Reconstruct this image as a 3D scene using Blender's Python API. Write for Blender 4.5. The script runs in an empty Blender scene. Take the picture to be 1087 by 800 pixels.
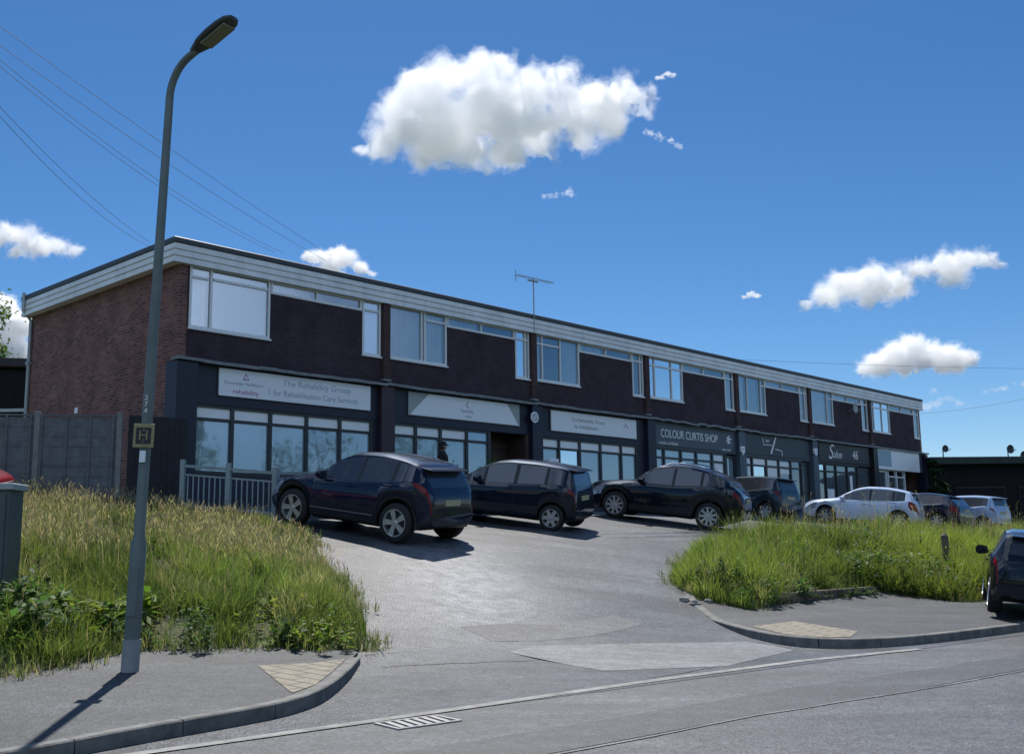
import bpy, bmesh, math, random
import numpy as np
from mathutils import Vector, Matrix
R = math.radians
random.seed(7); RNG = np.random.default_rng(7)
sc = bpy.context.scene
COL = sc.collection

# ------------------------------------------------------------------ camera model (metres; camera at 0,0,1.5)
F, PITCH, ROLL, CH = 1124.0, R(8.88), R(-0.78), 1.5
PW, PH = 1087.0, 800.0
def ray(x, y):
    a, b = x-PW/2, y-PH/2; c, s = math.cos(ROLL), math.sin(ROLL)
    u = c*a+s*b; v = -s*a+c*b
    xc, yc, zc = u/F, 1.0, -v/F
    return Vector((xc, yc*math.cos(PITCH)-zc*math.sin(PITCH), yc*math.sin(PITCH)+zc*math.cos(PITCH)))
def at(x, y, Y):
    r = ray(x, y); p = r*(Y/r.y); p.z += CH; return p

# ------------------------------------------------------------------ lie of the land
O = Vector((-1.2, 9.45)); ED = Vector((.783, .622)); ND = Vector((-.622, .783))
NP_ = [-1000,0,1,2,3,4,5,8.7,10.2,11.4,13,15.3,1000]
ZP_ = [0,0,.03,.1,.22,.4,.62,1.45,1.72,1.88,2.15,2.4,2.4]
def mn(X, Y): return ((X-O.x)*ED.x+(Y-O.y)*ED.y, (X-O.x)*ND.x+(Y-O.y)*ND.y)
def xy(m, n): return (O.x+m*ED.x+n*ND.x, O.y+m*ED.y+n*ND.y)
def gz(X, Y):
    m, n = mn(X, Y)
    return float(np.interp(n, NP_, ZP_)) - (.03*min(max(m-16,0),22) if n > 6 else .03*min(max(m-16,0),22)*max(0,n)/6)
def pz(X, Y):
    m, n = mn(X, Y)
    return max(.11+.05*max(n, 0), float(np.interp(n, NP_, ZP_))+.012)

# ------------------------------------------------------------------ materials
def mat(name, col, rough=.6, metal=0, spec=.5, noise=None, bump=None, coat=0, emit=None):
    """noise=(scale, amount, detail) varies the colour; bump=(scale,strength)"""
    m = bpy.data.materials.new(name); m.use_nodes = True
    nt = m.node_tree; b = nt.nodes['Principled BSDF']
    b.inputs['Base Color'].default_value = (*col, 1); b.inputs['Roughness'].default_value = rough
    b.inputs['Metallic'].default_value = metal; b.inputs['Specular IOR Level'].default_value = spec
    b.inputs['Coat Weight'].default_value = coat; b.inputs['Coat Roughness'].default_value = .03
    tc = nt.nodes.new('ShaderNodeTexCoord')
    if noise:
        sc_, am = noise[0], noise[1]
        n1 = nt.nodes.new('ShaderNodeTexNoise'); n1.inputs['Scale'].default_value = sc_; n1.inputs['Detail'].default_value = 6
        n1.inputs['Roughness'].default_value = .65
        nt.links.new(tc.outputs['Object'], n1.inputs['Vector'])
        mr = nt.nodes.new('ShaderNodeMapRange'); mr.inputs[1].default_value = .25; mr.inputs[2].default_value = .75
        mr.inputs[3].default_value = 1-am; mr.inputs[4].default_value = 1+am
        nt.links.new(n1.outputs['Fac'], mr.inputs[0])
        mx = nt.nodes.new('ShaderNodeMix'); mx.data_type = 'RGBA'; mx.blend_type = 'MULTIPLY'; mx.inputs[0].default_value = 1
        mx.inputs[6].default_value = (*col, 1); nt.links.new(mr.outputs[0], mx.inputs[7])
        nt.links.new(mx.outputs[2], b.inputs['Base Color'])
    if bump:
        n2 = nt.nodes.new('ShaderNodeTexNoise'); n2.inputs['Scale'].default_value = bump[0]; n2.inputs['Detail'].default_value = 4
        nt.links.new(tc.outputs['Object'], n2.inputs['Vector'])
        bp = nt.nodes.new('ShaderNodeBump'); bp.inputs['Strength'].default_value = bump[1]; bp.inputs['Distance'].default_value = .02
        nt.links.new(n2.outputs['Fac'], bp.inputs['Height']); nt.links.new(bp.outputs[0], b.inputs['Normal'])
    return m

class NT:
    def __init__(s, m): s.t = m.node_tree; s.b = s.t.nodes['Principled BSDF']
    def n(s, typ, **kw):
        o = s.t.nodes.new(typ)
        for k, v in kw.items():
            if k[0] == 'i' and k[1:].isdigit(): o.inputs[int(k[1:])].default_value = v
            else: setattr(o, k, v)
        return o
    def l(s, a, b): s.t.links.new(a, b)

def asphalt(name, base, patch, grain=.4, scale=1.0, rough=.62, tracks=.0):
    m = mat(name, base, rough); t = NT(m)
    tc = t.n('ShaderNodeTexCoord')
    big = t.n('ShaderNodeTexNoise'); big.inputs['Scale'].default_value = .55*scale; big.inputs['Detail'].default_value = 5; big.inputs['Roughness'].default_value = .6
    mid = t.n('ShaderNodeTexNoise'); mid.inputs['Scale'].default_value = 5; mid.inputs['Detail'].default_value = 6; mid.inputs['Roughness'].default_value = .7
    fin = t.n('ShaderNodeTexVoronoi'); fin.inputs['Scale'].default_value = 42
    for x in (big, mid, fin): t.l(tc.outputs['Object'], x.inputs['Vector'])
    r1 = t.n('ShaderNodeMapRange', i1=.35, i2=.68, i3=0., i4=1.); t.l(big.outputs['Fac'], r1.inputs[0])
    mx = t.n('ShaderNodeMix', data_type='RGBA'); mx.inputs[6].default_value = (*base, 1); mx.inputs[7].default_value = (*patch, 1); t.l(r1.outputs[0], mx.inputs[0])
    r2 = t.n('ShaderNodeMapRange', i1=.3, i2=.7, i3=.68, i4=1.3); t.l(mid.outputs['Fac'], r2.inputs[0])
    sp = t.n('ShaderNodeSeparateColor'); t.l(fin.outputs['Color'], sp.inputs[0])
    r3 = t.n('ShaderNodeMapRange', i1=0., i2=1., i3=1-grain, i4=1+grain); t.l(sp.outputs[0], r3.inputs[0])
    mu = t.n('ShaderNodeMath', operation='MULTIPLY'); t.l(r2.outputs[0], mu.inputs[0]); t.l(r3.outputs[0], mu.inputs[1])
    m2 = t.n('ShaderNodeMix', data_type='RGBA', blend_type='MULTIPLY', i0=1.); t.l(mx.outputs[2], m2.inputs[6]); t.l(mu.outputs[0], m2.inputs[7])
    # long worn streaks and a few dark oil stains
    mp = t.n('ShaderNodeMapping'); mp.inputs['Rotation'].default_value = (0,0,R(-52)); mp.inputs['Scale'].default_value = (.22,1.5,1); t.l(tc.outputs['Object'], mp.inputs[0])
    st = t.n('ShaderNodeTexNoise'); st.inputs['Scale'].default_value = 1.1; st.inputs['Detail'].default_value = 7; st.inputs['Roughness'].default_value = .62; t.l(mp.outputs[0], st.inputs['Vector'])
    r4 = t.n('ShaderNodeMapRange', i1=.36, i2=.66, i3=.72, i4=1.28); t.l(st.outputs['Fac'], r4.inputs[0])
    oil = t.n('ShaderNodeTexNoise'); oil.inputs['Scale'].default_value = 1.7; oil.inputs['Detail'].default_value = 3; t.l(tc.outputs['Object'], oil.inputs['Vector'])
    r5 = t.n('ShaderNodeMapRange', i1=.66, i2=.74, i3=1., i4=.62); t.l(oil.outputs['Fac'], r5.inputs[0])
    mu2 = t.n('ShaderNodeMath', operation='MULTIPLY'); t.l(r4.outputs[0], mu2.inputs[0]); t.l(r5.outputs[0], mu2.inputs[1])
    m3 = t.n('ShaderNodeMix', data_type='RGBA', blend_type='MULTIPLY', i0=1.); t.l(m2.outputs[2], m3.inputs[6]); t.l(mu2.outputs[0], m3.inputs[7])
    t.l(m3.outputs[2], t.b.inputs['Base Color'])
    bp = t.n('ShaderNodeBump'); bp.inputs['Strength'].default_value = .6; bp.inputs['Distance'].default_value = .008
    ad = t.n('ShaderNodeMath', operation='ADD'); t.l(fin.outputs['Distance'], ad.inputs[0]); t.l(mid.outputs['Fac'], ad.inputs[1])
    t.l(ad.outputs[0], bp.inputs['Height']); t.l(bp.outputs[0], t.b.inputs['Normal'])
    return m

def brick(name, c1, c2, mort, gx=True):
    m = mat(name, c1, .85, spec=.25); t = NT(m)
    tc = t.n('ShaderNodeTexCoord'); sep = t.n('ShaderNodeSeparateXYZ'); t.l(tc.outputs['Object'], sep.inputs[0])
    ad = t.n('ShaderNodeMath', operation='ADD'); t.l(sep.outputs[0], ad.inputs[0]); t.l(sep.outputs[1], ad.inputs[1])
    cb = t.n('ShaderNodeCombineXYZ'); t.l(ad.outputs[0], cb.inputs[0]); t.l(sep.outputs[2], cb.inputs[1])
    bt = t.n('ShaderNodeTexBrick'); t.l(cb.outputs[0], bt.inputs['Vector'])
    bt.inputs['Color1'].default_value = (*c1, 1); bt.inputs['Color2'].default_value = (*c2, 1); bt.inputs['Mortar'].default_value = (*mort, 1)
    bt.inputs['Scale'].default_value = 1; bt.inputs['Brick Width'].default_value = .225; bt.inputs['Row Height'].default_value = .075
    bt.inputs['Mortar Size'].default_value = .010; bt.inputs['Bias'].default_value = -.1
    ns = t.n('ShaderNodeTexNoise'); ns.inputs['Scale'].default_value = 1.3; ns.inputs['Detail'].default_value = 7; ns.inputs['Roughness'].default_value = .7
    t.l(tc.outputs['Object'], ns.inputs['Vector'])
    r = t.n('ShaderNodeMapRange', i1=.25, i2=.75, i3=.6, i4=1.45); t.l(ns.outputs['Fac'], r.inputs[0])
    mx = t.n('ShaderNodeMix', data_type='RGBA', blend_type='MULTIPLY', i0=1.); t.l(bt.outputs['Color'], mx.inputs[6]); t.l(r.outputs[0], mx.inputs[7])
    t.l(mx.outputs[2], t.b.inputs['Base Color'])
    bp = t.n('ShaderNodeBump'); bp.inputs['Strength'].default_value = .5; bp.inputs['Distance'].default_value = .006; bp.invert = True
    t.l(bt.outputs['Fac'], bp.inputs['Height']); t.l(bp.outputs[0], t.b.inputs['Normal'])
    return m

def glass_film(name, tint, refl, rough=.03, dark=.03):
    """glazing that mirrors part of the street and shows a dim tint behind"""
    m = mat(name, tint, .5); t = NT(m)
    gl = t.n('ShaderNodeBsdfGlossy'); gl.inputs['Color'].default_value = (.8,.9,1,1); gl.inputs['Roughness'].default_value = rough
    ns = t.n('ShaderNodeTexNoise'); ns.inputs['Scale'].default_value = .9; tc = t.n('ShaderNodeTexCoord'); t.l(tc.outputs['Object'], ns.inputs['Vector'])
    bp = t.n('ShaderNodeBump'); bp.inputs['Strength'].default_value = .06; bp.inputs['Distance'].default_value = .1
    t.l(ns.outputs['Fac'], bp.inputs['Height']); t.l(bp.outputs[0], gl.inputs['Normal'])
    lw = t.n('ShaderNodeFresnel'); lw.inputs['IOR'].default_value = 1.5
    r = t.n('ShaderNodeMapRange', i1=.04, i2=1., i3=refl, i4=1.); t.l(lw.outputs[0], r.inputs[0])
    mx = t.n('ShaderNodeMixShader'); t.l(r.outputs[0], mx.inputs[0]); t.l(t.b.outputs[0], mx.inputs[1]); t.l(gl.outputs[0], mx.inputs[2])
    out = t.t.nodes['Material Output']; t.l(mx.outputs[0], out.inputs['Surface'])
    return m

def clear_glass(name, tint=(.8,.88,.9), refl=.08):
    m = bpy.data.materials.new(name); m.use_nodes = True; t = m.node_tree
    t.nodes.remove(t.nodes['Principled BSDF'])
    tr = t.nodes.new('ShaderNodeBsdfTransparent'); tr.inputs[0].default_value = (*tint, 1)
    gl = t.nodes.new('ShaderNodeBsdfGlossy'); gl.inputs['Roughness'].default_value = .02; gl.inputs['Color'].default_value = (.9,.95,1,1)
    fr = t.nodes.new('ShaderNodeFresnel'); fr.inputs['IOR'].default_value = 1.5
    r = t.nodes.new('ShaderNodeMapRange'); r.inputs[1].default_value = .04; r.inputs[3].default_value = refl
    t.links.new(fr.outputs[0], r.inputs[0])
    mx = t.nodes.new('ShaderNodeMixShader'); t.links.new(r.outputs[0], mx.inputs[0]); t.links.new(tr.outputs[0], mx.inputs[1]); t.links.new(gl.outputs[0], mx.inputs[2])
    t.links.new(mx.outputs[0], t.nodes['Material Output'].inputs['Surface'])
    return m

def leafmat(name, trans=.45, rough=.5, tint=(1,1,1)):
    m = mat(name, (.08,.12,.03), rough, spec=.25); t = NT(m)
    at_ = t.n('ShaderNodeVertexColor'); at_.layer_name = 'Col'
    t.l(at_.outputs[0], t.b.inputs['Base Color'])
    tl = t.n('ShaderNodeBsdfTranslucent')
    br = t.n('ShaderNodeMix', data_type='RGBA', blend_type='MULTIPLY', i0=1.); br.inputs[7].default_value = (1.5*tint[0],1.6*tint[1],.9*tint[2],1)
    t.l(at_.outputs[0], br.inputs[6]); t.l(br.outputs[2], tl.inputs[0])
    mx = t.n('ShaderNodeMixShader', i0=trans); t.l(t.b.outputs[0], mx.inputs[1]); t.l(tl.outputs[0], mx.inputs[2])
    t.l(mx.outputs[0], t.t.nodes['Material Output'].inputs['Surface'])
    return m

M = {}
M['road'] = asphalt('road_asphalt', (.043,.048,.056), (.072,.077,.086), .55, rough=.6)
M['drive'] = asphalt('driveway_asphalt', (.036,.041,.049), (.095,.101,.11), .5, scale=.5, rough=.45)
def pale_band(m, p0, dirv, width, y0, y1, col):  # blends a lighter colour into the base along a soft noisy band
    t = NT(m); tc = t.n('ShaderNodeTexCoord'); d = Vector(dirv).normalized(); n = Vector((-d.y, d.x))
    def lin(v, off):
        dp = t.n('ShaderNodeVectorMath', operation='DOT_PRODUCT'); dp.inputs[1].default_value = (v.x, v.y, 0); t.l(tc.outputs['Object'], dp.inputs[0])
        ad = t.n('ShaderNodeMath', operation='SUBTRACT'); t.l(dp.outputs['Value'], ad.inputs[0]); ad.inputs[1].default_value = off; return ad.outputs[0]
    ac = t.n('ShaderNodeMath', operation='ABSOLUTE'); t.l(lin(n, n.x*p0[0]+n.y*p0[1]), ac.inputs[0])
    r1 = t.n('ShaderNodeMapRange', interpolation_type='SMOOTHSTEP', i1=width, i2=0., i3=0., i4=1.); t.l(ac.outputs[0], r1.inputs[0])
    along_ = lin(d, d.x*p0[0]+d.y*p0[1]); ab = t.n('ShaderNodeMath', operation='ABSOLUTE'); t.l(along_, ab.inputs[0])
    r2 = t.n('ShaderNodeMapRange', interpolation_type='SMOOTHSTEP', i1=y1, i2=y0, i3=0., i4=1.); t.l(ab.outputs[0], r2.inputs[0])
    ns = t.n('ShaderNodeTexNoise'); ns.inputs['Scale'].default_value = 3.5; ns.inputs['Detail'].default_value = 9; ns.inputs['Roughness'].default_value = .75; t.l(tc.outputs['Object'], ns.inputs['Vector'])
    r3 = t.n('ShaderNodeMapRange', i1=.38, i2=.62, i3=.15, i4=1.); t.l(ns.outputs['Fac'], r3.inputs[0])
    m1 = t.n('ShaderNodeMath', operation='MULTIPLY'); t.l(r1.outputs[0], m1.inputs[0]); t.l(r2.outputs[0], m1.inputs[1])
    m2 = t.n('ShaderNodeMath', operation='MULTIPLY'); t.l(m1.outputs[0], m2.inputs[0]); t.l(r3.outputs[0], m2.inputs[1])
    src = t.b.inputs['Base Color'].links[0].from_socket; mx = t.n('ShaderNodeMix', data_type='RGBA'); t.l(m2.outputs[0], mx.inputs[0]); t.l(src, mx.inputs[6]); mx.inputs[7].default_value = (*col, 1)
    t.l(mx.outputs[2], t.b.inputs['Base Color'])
pale_band(M['drive'], (-.9,17.6), (.22,-1), 1.9, 1.0, 5.5, (.27,.275,.285))
M['drive'].node_tree.nodes['Principled BSDF'].inputs['Specular IOR Level'].default_value = .38
M['dark_asphalt'] = asphalt('trench_asphalt', (.030,.034,.041), (.042,.047,.054), .5)
M['patch'] = asphalt('patch_asphalt', (.10,.107,.116), (.15,.157,.165), .35)
M['pave'] = asphalt('pavement_asphalt', (.027,.031,.037), (.05,.054,.06), .5, scale=1.3, rough=.7)
M['kerb'] = mat('kerb_concrete', (.15,.148,.14), .85, noise=(5,.5,0), bump=(60,.3))
M['channel'] = mat('channel_concrete', (.23,.228,.22), .85, noise=(4,.5,0), bump=(60,.3))
M['soil'] = mat('soil', (.07,.075,.03), .95, noise=(4,.4,0), bump=(12,.5))
M['ground'] = mat('field_ground', (.10,.12,.05), .95, noise=(.15,.3,0))
M['brick_gable'] = brick('gable_brick', (.25,.10,.078), (.105,.045,.044), (.20,.16,.145))
M['brick_front'] = brick('front_brick', (.06,.036,.044), (.04,.027,.036), (.055,.046,.054))
M['brick_brown'] = brick('pier_brick', (.09,.045,.042), (.06,.034,.036), (.075,.06,.056))
M['white'] = mat('white_paint', (.80,.80,.79), .45, noise=(1.2,.16,0))
def weather(m, lo=.62):
    t = NT(m); tc = t.n('ShaderNodeTexCoord'); mp = t.n('ShaderNodeMapping'); mp.inputs['Scale'].default_value = (2.6,2.6,.35); t.l(tc.outputs['Object'], mp.inputs[0])
    ns = t.n('ShaderNodeTexNoise'); ns.inputs['Scale'].default_value = 1.6; ns.inputs['Detail'].default_value = 8; ns.inputs['Roughness'].default_value = .7; t.l(mp.outputs[0], ns.inputs['Vector'])
    r = t.n('ShaderNodeMapRange', i1=.5, i2=.75, i3=1., i4=lo); t.l(ns.outputs['Fac'], r.inputs[0])
    src = t.b.inputs['Base Color'].links[0].from_socket; mx = t.n('ShaderNodeMix', data_type='RGBA', blend_type='MULTIPLY', i0=1.)
    t.l(src, mx.inputs[6]); t.l(r.outputs[0], mx.inputs[7]); t.l(mx.outputs[2], t.b.inputs['Base Color'])
weather(M['white'], .84)
M['upvc'] = mat('window_upvc', (.78,.79,.79), .35)
M['roof_trim'] = mat('roof_trim', (.055,.06,.07), .5)
M['felt'] = mat('roof_felt', (.1,.1,.1), .9, noise=(2,.3,0))
M['navy'] = mat('navy_paint', (.013,.016,.036), .5, noise=(1.5,.2,0))
M['maroon'] = mat('maroon_paint', (.04,.02,.032), .5, noise=(1.5,.2,0))
M['slate'] = mat('slate_paint', (.075,.095,.125), .5)
M['black'] = mat('black_paint', (.012,.012,.014), .45)
M['lead'] = mat('lead_flashing', (.2,.21,.22), .55, noise=(4,.35,0))
M['sign_white'] = mat('sign_white', (.86,.88,.9), .4)
M['sign_grey'] = mat('sign_grey', (.35,.39,.38), .5)
M['letter_grey'] = mat('letter_grey', (.42,.46,.53), .5)
M['letter_pink'] = mat('letter_pink', (.5,.15,.35), .5)
M['letter_white'] = mat('letter_white', (.85,.85,.85), .4)
M['frame_dark'] = mat('frame_dark', (.025,.03,.035), .4)
M['film'] = glass_film('shop_glass', (.20,.28,.33), .30)
M['film_dark'] = glass_film('shop_glass_dark', (.05,.07,.085), .2)
M['transom'] = mat('transom_film', (.9,.92,.92), .25)
M['upglass'] = clear_glass('window_glass', (.93,.97,1.), .33)
M['carglass'] = glass_film('car_glass', (.006,.009,.016), .045, rough=.01)
M['curtain'] = mat('curtain_cloth', (.80,.86,.88), .9, noise=(3,.1,0))
M['curtain_blue'] = mat('curtain_blue', (.42,.63,.76), .9, noise=(3,.12,0))
M['curtain_cream'] = mat('curtain_cream', (.78,.84,.80), .9, noise=(3,.1,0))
M['interior'] = mat('interior_paint', (.3,.3,.28), .9)
M['brown_wood'] = mat('brown_door', (.06,.04,.03), .6, noise=(4,.3,0))
M['galv'] = mat('galvanised', (.36,.4,.4), .45, metal=.25, noise=(5,.2,0))
M['railpaint'] = mat('rail_paint', (.25,.30,.305), .5, noise=(5,.2,0))
M['column'] = mat('column_paint', (.13,.16,.152), .5, noise=(3,.25,0))
M['column_base'] = mat('column_base_paint', (.3,.31,.31), .6, noise=(4,.2,0))
M['lantern'] = mat('lantern_shell', (.05,.055,.055), .5)
M['lens'] = mat('lantern_lens', (.2,.2,.14), .25)
M['yellow'] = mat('sign_yellow', (.30,.255,.12), .6, noise=(9,.25,0))
M['blackplate'] = mat('black_plate', (.02,.02,.02), .5)
M['tyre'] = mat('tyre_rubber', (.014,.014,.015), .8)
M['alloy'] = mat('alloy_rim', (.55,.56,.58), .3, metal=.75)
M['alloy_dark'] = mat('wheel_dark', (.03,.03,.03), .5)
M['clad'] = mat('black_plastic', (.016,.017,.019), .55)
M['headlight'] = glass_film('headlight_lens', (.25,.27,.3), .25)
M['taillight'] = mat('tail_lens', (.17,.004,.006), .25, spec=.3)
M['plate_yellow'] = mat('plate_yellow', (.42,.39,.24), .5)
M['plate_white'] = mat('plate_white', (.7,.7,.68), .5)
M['trim_grey'] = mat('trim_grey', (.12,.13,.15), .35)
M['chrome'] = mat('chrome', (.7,.7,.72), .12, metal=1)
M['cabinet'] = mat('cabinet_paint', (.065,.09,.09), .5, noise=(3,.2,0))
M['cabinet_top'] = mat('cabinet_top', (.36,.39,.39), .5, noise=(3,.15,0))
M['fence'] = mat('fence_timber', (.13,.14,.15), .85, noise=(5,.4,0))
M['fence_post'] = mat('fence_post', (.2,.21,.2), .85, noise=(6,.25,0))
M['gate'] = mat('gate_timber', (.022,.022,.026), .8, noise=(4,.3,0))
M['garage'] = mat('garage_wall', (.013,.012,.014), .95, spec=.2, noise=(2,.3,0))
M['garage_fascia'] = mat('garage_fascia', (.02,.035,.03), .8, noise=(2,.3,0))
M['tile'] = mat('roof_tile', (.03,.028,.03), .85, noise=(4,.3,0))
M['wire'] = mat('wire_black', (.10,.13,.19), .6)
M['steel'] = mat('grate_steel', (.5,.5,.5), .35, metal=.7)
M['pit'] = mat('drain_dark', (.01,.01,.01), .9)
M['stone'] = mat('rubble_stone', (.27,.26,.23), .9, noise=(6,.3,0), bump=(15,.4))
M['wallstone'] = brick('garden_wall_brick', (.2,.15,.11), (.13,.1,.08), (.2,.18,.15))
M['wood_post'] = mat('post_wood', (.12,.1,.075), .9, noise=(8,.3,0))
M['cloth_black'] = mat('cloth_black', (.012,.012,.014), .9)
M['skin'] = mat('skin', (.5,.3,.22), .55)
M['dish'] = mat('dish_grey', (.04,.06,.065), .6)
M['bark'] = mat('bark', (.09,.07,.05), .9, noise=(6,.3,0))
M['pot'] = mat('planter_grey', (.2,.21,.22), .7)
M['grass'] = leafmat('grass_blades', .5)
M['leaf'] = leafmat('leaves', .4, .62)
# blister paving
def tactile(name, col):
    m = mat(name, col, .8, noise=(5,.25,0)); t = NT(m)
    tc = t.n('ShaderNodeTexCoord'); mp = t.n('ShaderNodeMapping'); mp.inputs['Rotation'].default_value = (0,0,R(40)); t.l(tc.outputs['Object'], mp.inputs[0])
    bt = t.n('ShaderNodeTexBrick'); t.l(mp.outputs[0], bt.inputs['Vector']); bt.inputs['Scale'].default_value = 1
    bt.inputs['Brick Width'].default_value = .4; bt.inputs['Row Height'].default_value = .2; bt.inputs['Mortar Size'].default_value = .016
    mu = t.n('ShaderNodeVectorMath', operation='SCALE'); mu.inputs['Scale'].default_value = 2*math.pi/.067; t.l(mp.outputs[0], mu.inputs[0])
    sp = t.n('ShaderNodeSeparateXYZ'); t.l(mu.outputs[0], sp.inputs[0])
    s1 = t.n('ShaderNodeMath', operation='SINE'); t.l(sp.outputs[0], s1.inputs[0])
    s2 = t.n('ShaderNodeMath', operation='SINE'); t.l(sp.outputs[1], s2.inputs[0])
    pr = t.n('ShaderNodeMath', operation='ADD'); t.l(s1.outputs[0], pr.inputs[0]); t.l(s2.outputs[0], pr.inputs[1])
    mr = t.n('ShaderNodeMapRange', i1=.3, i2=1.5, i3=0., i4=1.); t.l(pr.outputs[0], mr.inputs[0])
    bp = t.n('ShaderNodeBump'); bp.inputs['Strength'].default_value = .9; bp.inputs['Distance'].default_value = .008
    t.l(mr.outputs[0], bp.inputs['Height']); t.l(bp.outputs[0], t.b.inputs['Normal'])
    src = t.b.inputs['Base Color'].links[0].from_socket
    mx = t.n('ShaderNodeMix', data_type='RGBA'); t.l(bt.outputs['Fac'], mx.inputs[0]); t.l(src, mx.inputs[6]); mx.inputs[7].default_value = (.085,.078,.062,1)
    t.l(mx.outputs[2], t.b.inputs['Base Color'])
    return m
M['tactile'] = tactile('buff_tactile', (.225,.20,.152))
def paint(name, col, flake=.3):
    m = mat(name, col, .45, metal=.0, coat=.95); t = NT(m); t.b.inputs['Specular IOR Level'].default_value = .1; t.b.inputs['Coat Tint'].default_value = (.75,.85,1,1)
    return m

# ------------------------------------------------------------------ object helpers
def tag(o, label=None, cat=None, group=None, kind=None):
    if label: o['label'] = label
    if cat: o['category'] = cat
    if group: o['group'] = group
    if kind: o['kind'] = kind
    return o
def empty(name, loc=(0,0,0), rz=0, label=None, cat=None, group=None):
    o = bpy.data.objects.new(name, None); COL.objects.link(o)
    o.location = loc; o.rotation_euler = (0,0,rz); o.empty_display_size = .2
    return tag(o, label, cat, group)

class MB:
    def __init__(s): s.v = []; s.f = []; s.m = []; s.mi = 0
    def add(s, vs, fs, mi=None):
        k = len(s.v); s.v += [tuple(v) for v in vs]
        s.f += [tuple(i+k for i in f) for f in fs]; s.m += [s.mi if mi is None else mi]*len(fs)
    def box(s, x0, x1, y0, y1, z0, z1, mi=None, T=None):
        vs = [(x,y,z) for z in (z0,z1) for x,y in ((x0,y0),(x1,y0),(x1,y1),(x0,y1))]
        if T: vs = [T @ Vector(v) for v in vs]
        s.add(vs, [(3,2,1,0),(4,5,6,7),(0,1,5,4),(1,2,6,5),(2,3,7,6),(3,0,4,7)], mi)
    def quad(s, a, b, c, d, mi=None): s.add([a,b,c,d], [(0,1,2,3)], mi)
    def tube(s, pts, rad, n=8, mi=None, cap=True):
        pts = [Vector(p) for p in pts]; N = len(pts)
        rad = [rad]*N if isinstance(rad, (int,float)) else rad
        vs = []; up = None
        for i, p in enumerate(pts):
            d = (pts[min(i+1,N-1)]-pts[max(i-1,0)]).normalized()
            if up is None:
                up = Vector((0,0,1)) if abs(d.z) < .9 else Vector((1,0,0))
            a = d.cross(up).normalized(); b = a.cross(d).normalized(); up = b
            for k in range(n):
                t = 2*math.pi*k/n; vs.append(p+(a*math.cos(t)+b*math.sin(t))*rad[i])
        fs = [(i*n+k, i*n+(k+1)%n, (i+1)*n+(k+1)%n, (i+1)*n+k) for i in range(N-1) for k in range(n)]
        if cap: fs += [tuple(range(n-1,-1,-1)), tuple((N-1)*n+k for k in range(n))]
        s.add(vs, fs, mi)
    def lathe(s, prof, n=24, axis='Y', c=(0,0,0), mi=None, close=False):
        """prof: list of (r, a) ; a along the axis"""
        vs = []
        for r, a in prof:
            for k in range(n):
                t = 2*math.pi*k/n; u, w = r*math.cos(t), r*math.sin(t)
                p = {'Y':(u,a,w), 'Z':(u,w,a), 'X':(a,u,w)}[axis]
                vs.append((p[0]+c[0], p[1]+c[1], p[2]+c[2]))
        N = len(prof)
        fs = [(i*n+k, (i+1)*n+k, (i+1)*n+(k+1)%n, i*n+(k+1)%n) for i in range(N-1) for k in range(n)]
        s.add(vs, fs, mi)
    def prism(s, poly, y0, y1, mi=None):
        """poly in (x,z) extruded along y"""
        n = len(poly); vs = [(x,y0,z) for x,z in poly]+[(x,y1,z) for x,z in poly]
        fs = [tuple(range(n)), tuple(range(2*n-1,n-1,-1))]+[(i,(i+1)%n+0,(i+1)%n+n,i+n)[::-1] for i in range(n)]
        s.add(vs, fs, mi)
    def build(s, name, mats, parent=None, loc=(0,0,0), rz=0, smooth=False, bevel=0, label=None, cat=None, group=None, kind=None, fixn=True):
        me = bpy.data.meshes.new(name); me.from_pydata(s.v, [], s.f)
        for m in (mats if isinstance(mats, (list,tuple)) else [mats]): me.materials.append(M[m] if isinstance(m,str) else m)
        me.polygons.foreach_set('material_index', s.m)
        if fixn:
            bm = bmesh.new(); bm.from_mesh(me); bmesh.ops.recalc_face_normals(bm, faces=bm.faces)
            if smooth:
                for f in bm.faces: f.smooth = True
                for e in bm.edges:
                    if len(e.link_faces) == 2 and e.calc_face_angle(0) > R(38): e.smooth = False
            bm.to_mesh(me); bm.free()
        me.update()
        o = bpy.data.objects.new(name, me); COL.objects.link(o)
        o.location = loc; o.rotation_euler = (0,0,rz); o.parent = parent
        if bevel:
            b = o.modifiers.new('edge','BEVEL'); b.width = bevel; b.segments = 2; b.limit_method = 'ANGLE'
        return tag(o, label, cat, group, kind)

def copy_tree(o, parent=None):
    c = o.copy(); COL.objects.link(c); c.parent = parent
    for ch in list(o.children): copy_tree(ch, c)
    return c

def text(name, body, size, m, parent, loc, rot, align='CENTER', shear=0, ext=.004, width=None):
    cu = bpy.data.curves.new(name, 'FONT'); cu.body = body; cu.size = size; cu.extrude = ext; cu.align_x = align; cu.align_y = 'CENTER'; cu.shear = shear
    cu.materials.append(M[m])
    tmp = bpy.data.objects.new('tmp', cu); COL.objects.link(tmp)
    me = bpy.data.meshes.new_from_object(tmp.evaluated_get(bpy.context.evaluated_depsgraph_get())); bpy.data.objects.remove(tmp); bpy.data.curves.remove(cu)
    o = bpy.data.objects.new(name, me); COL.objects.link(o); o.parent = parent; o.location = loc; o.rotation_euler = rot
    if width: o.scale.x = width
    return o

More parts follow.
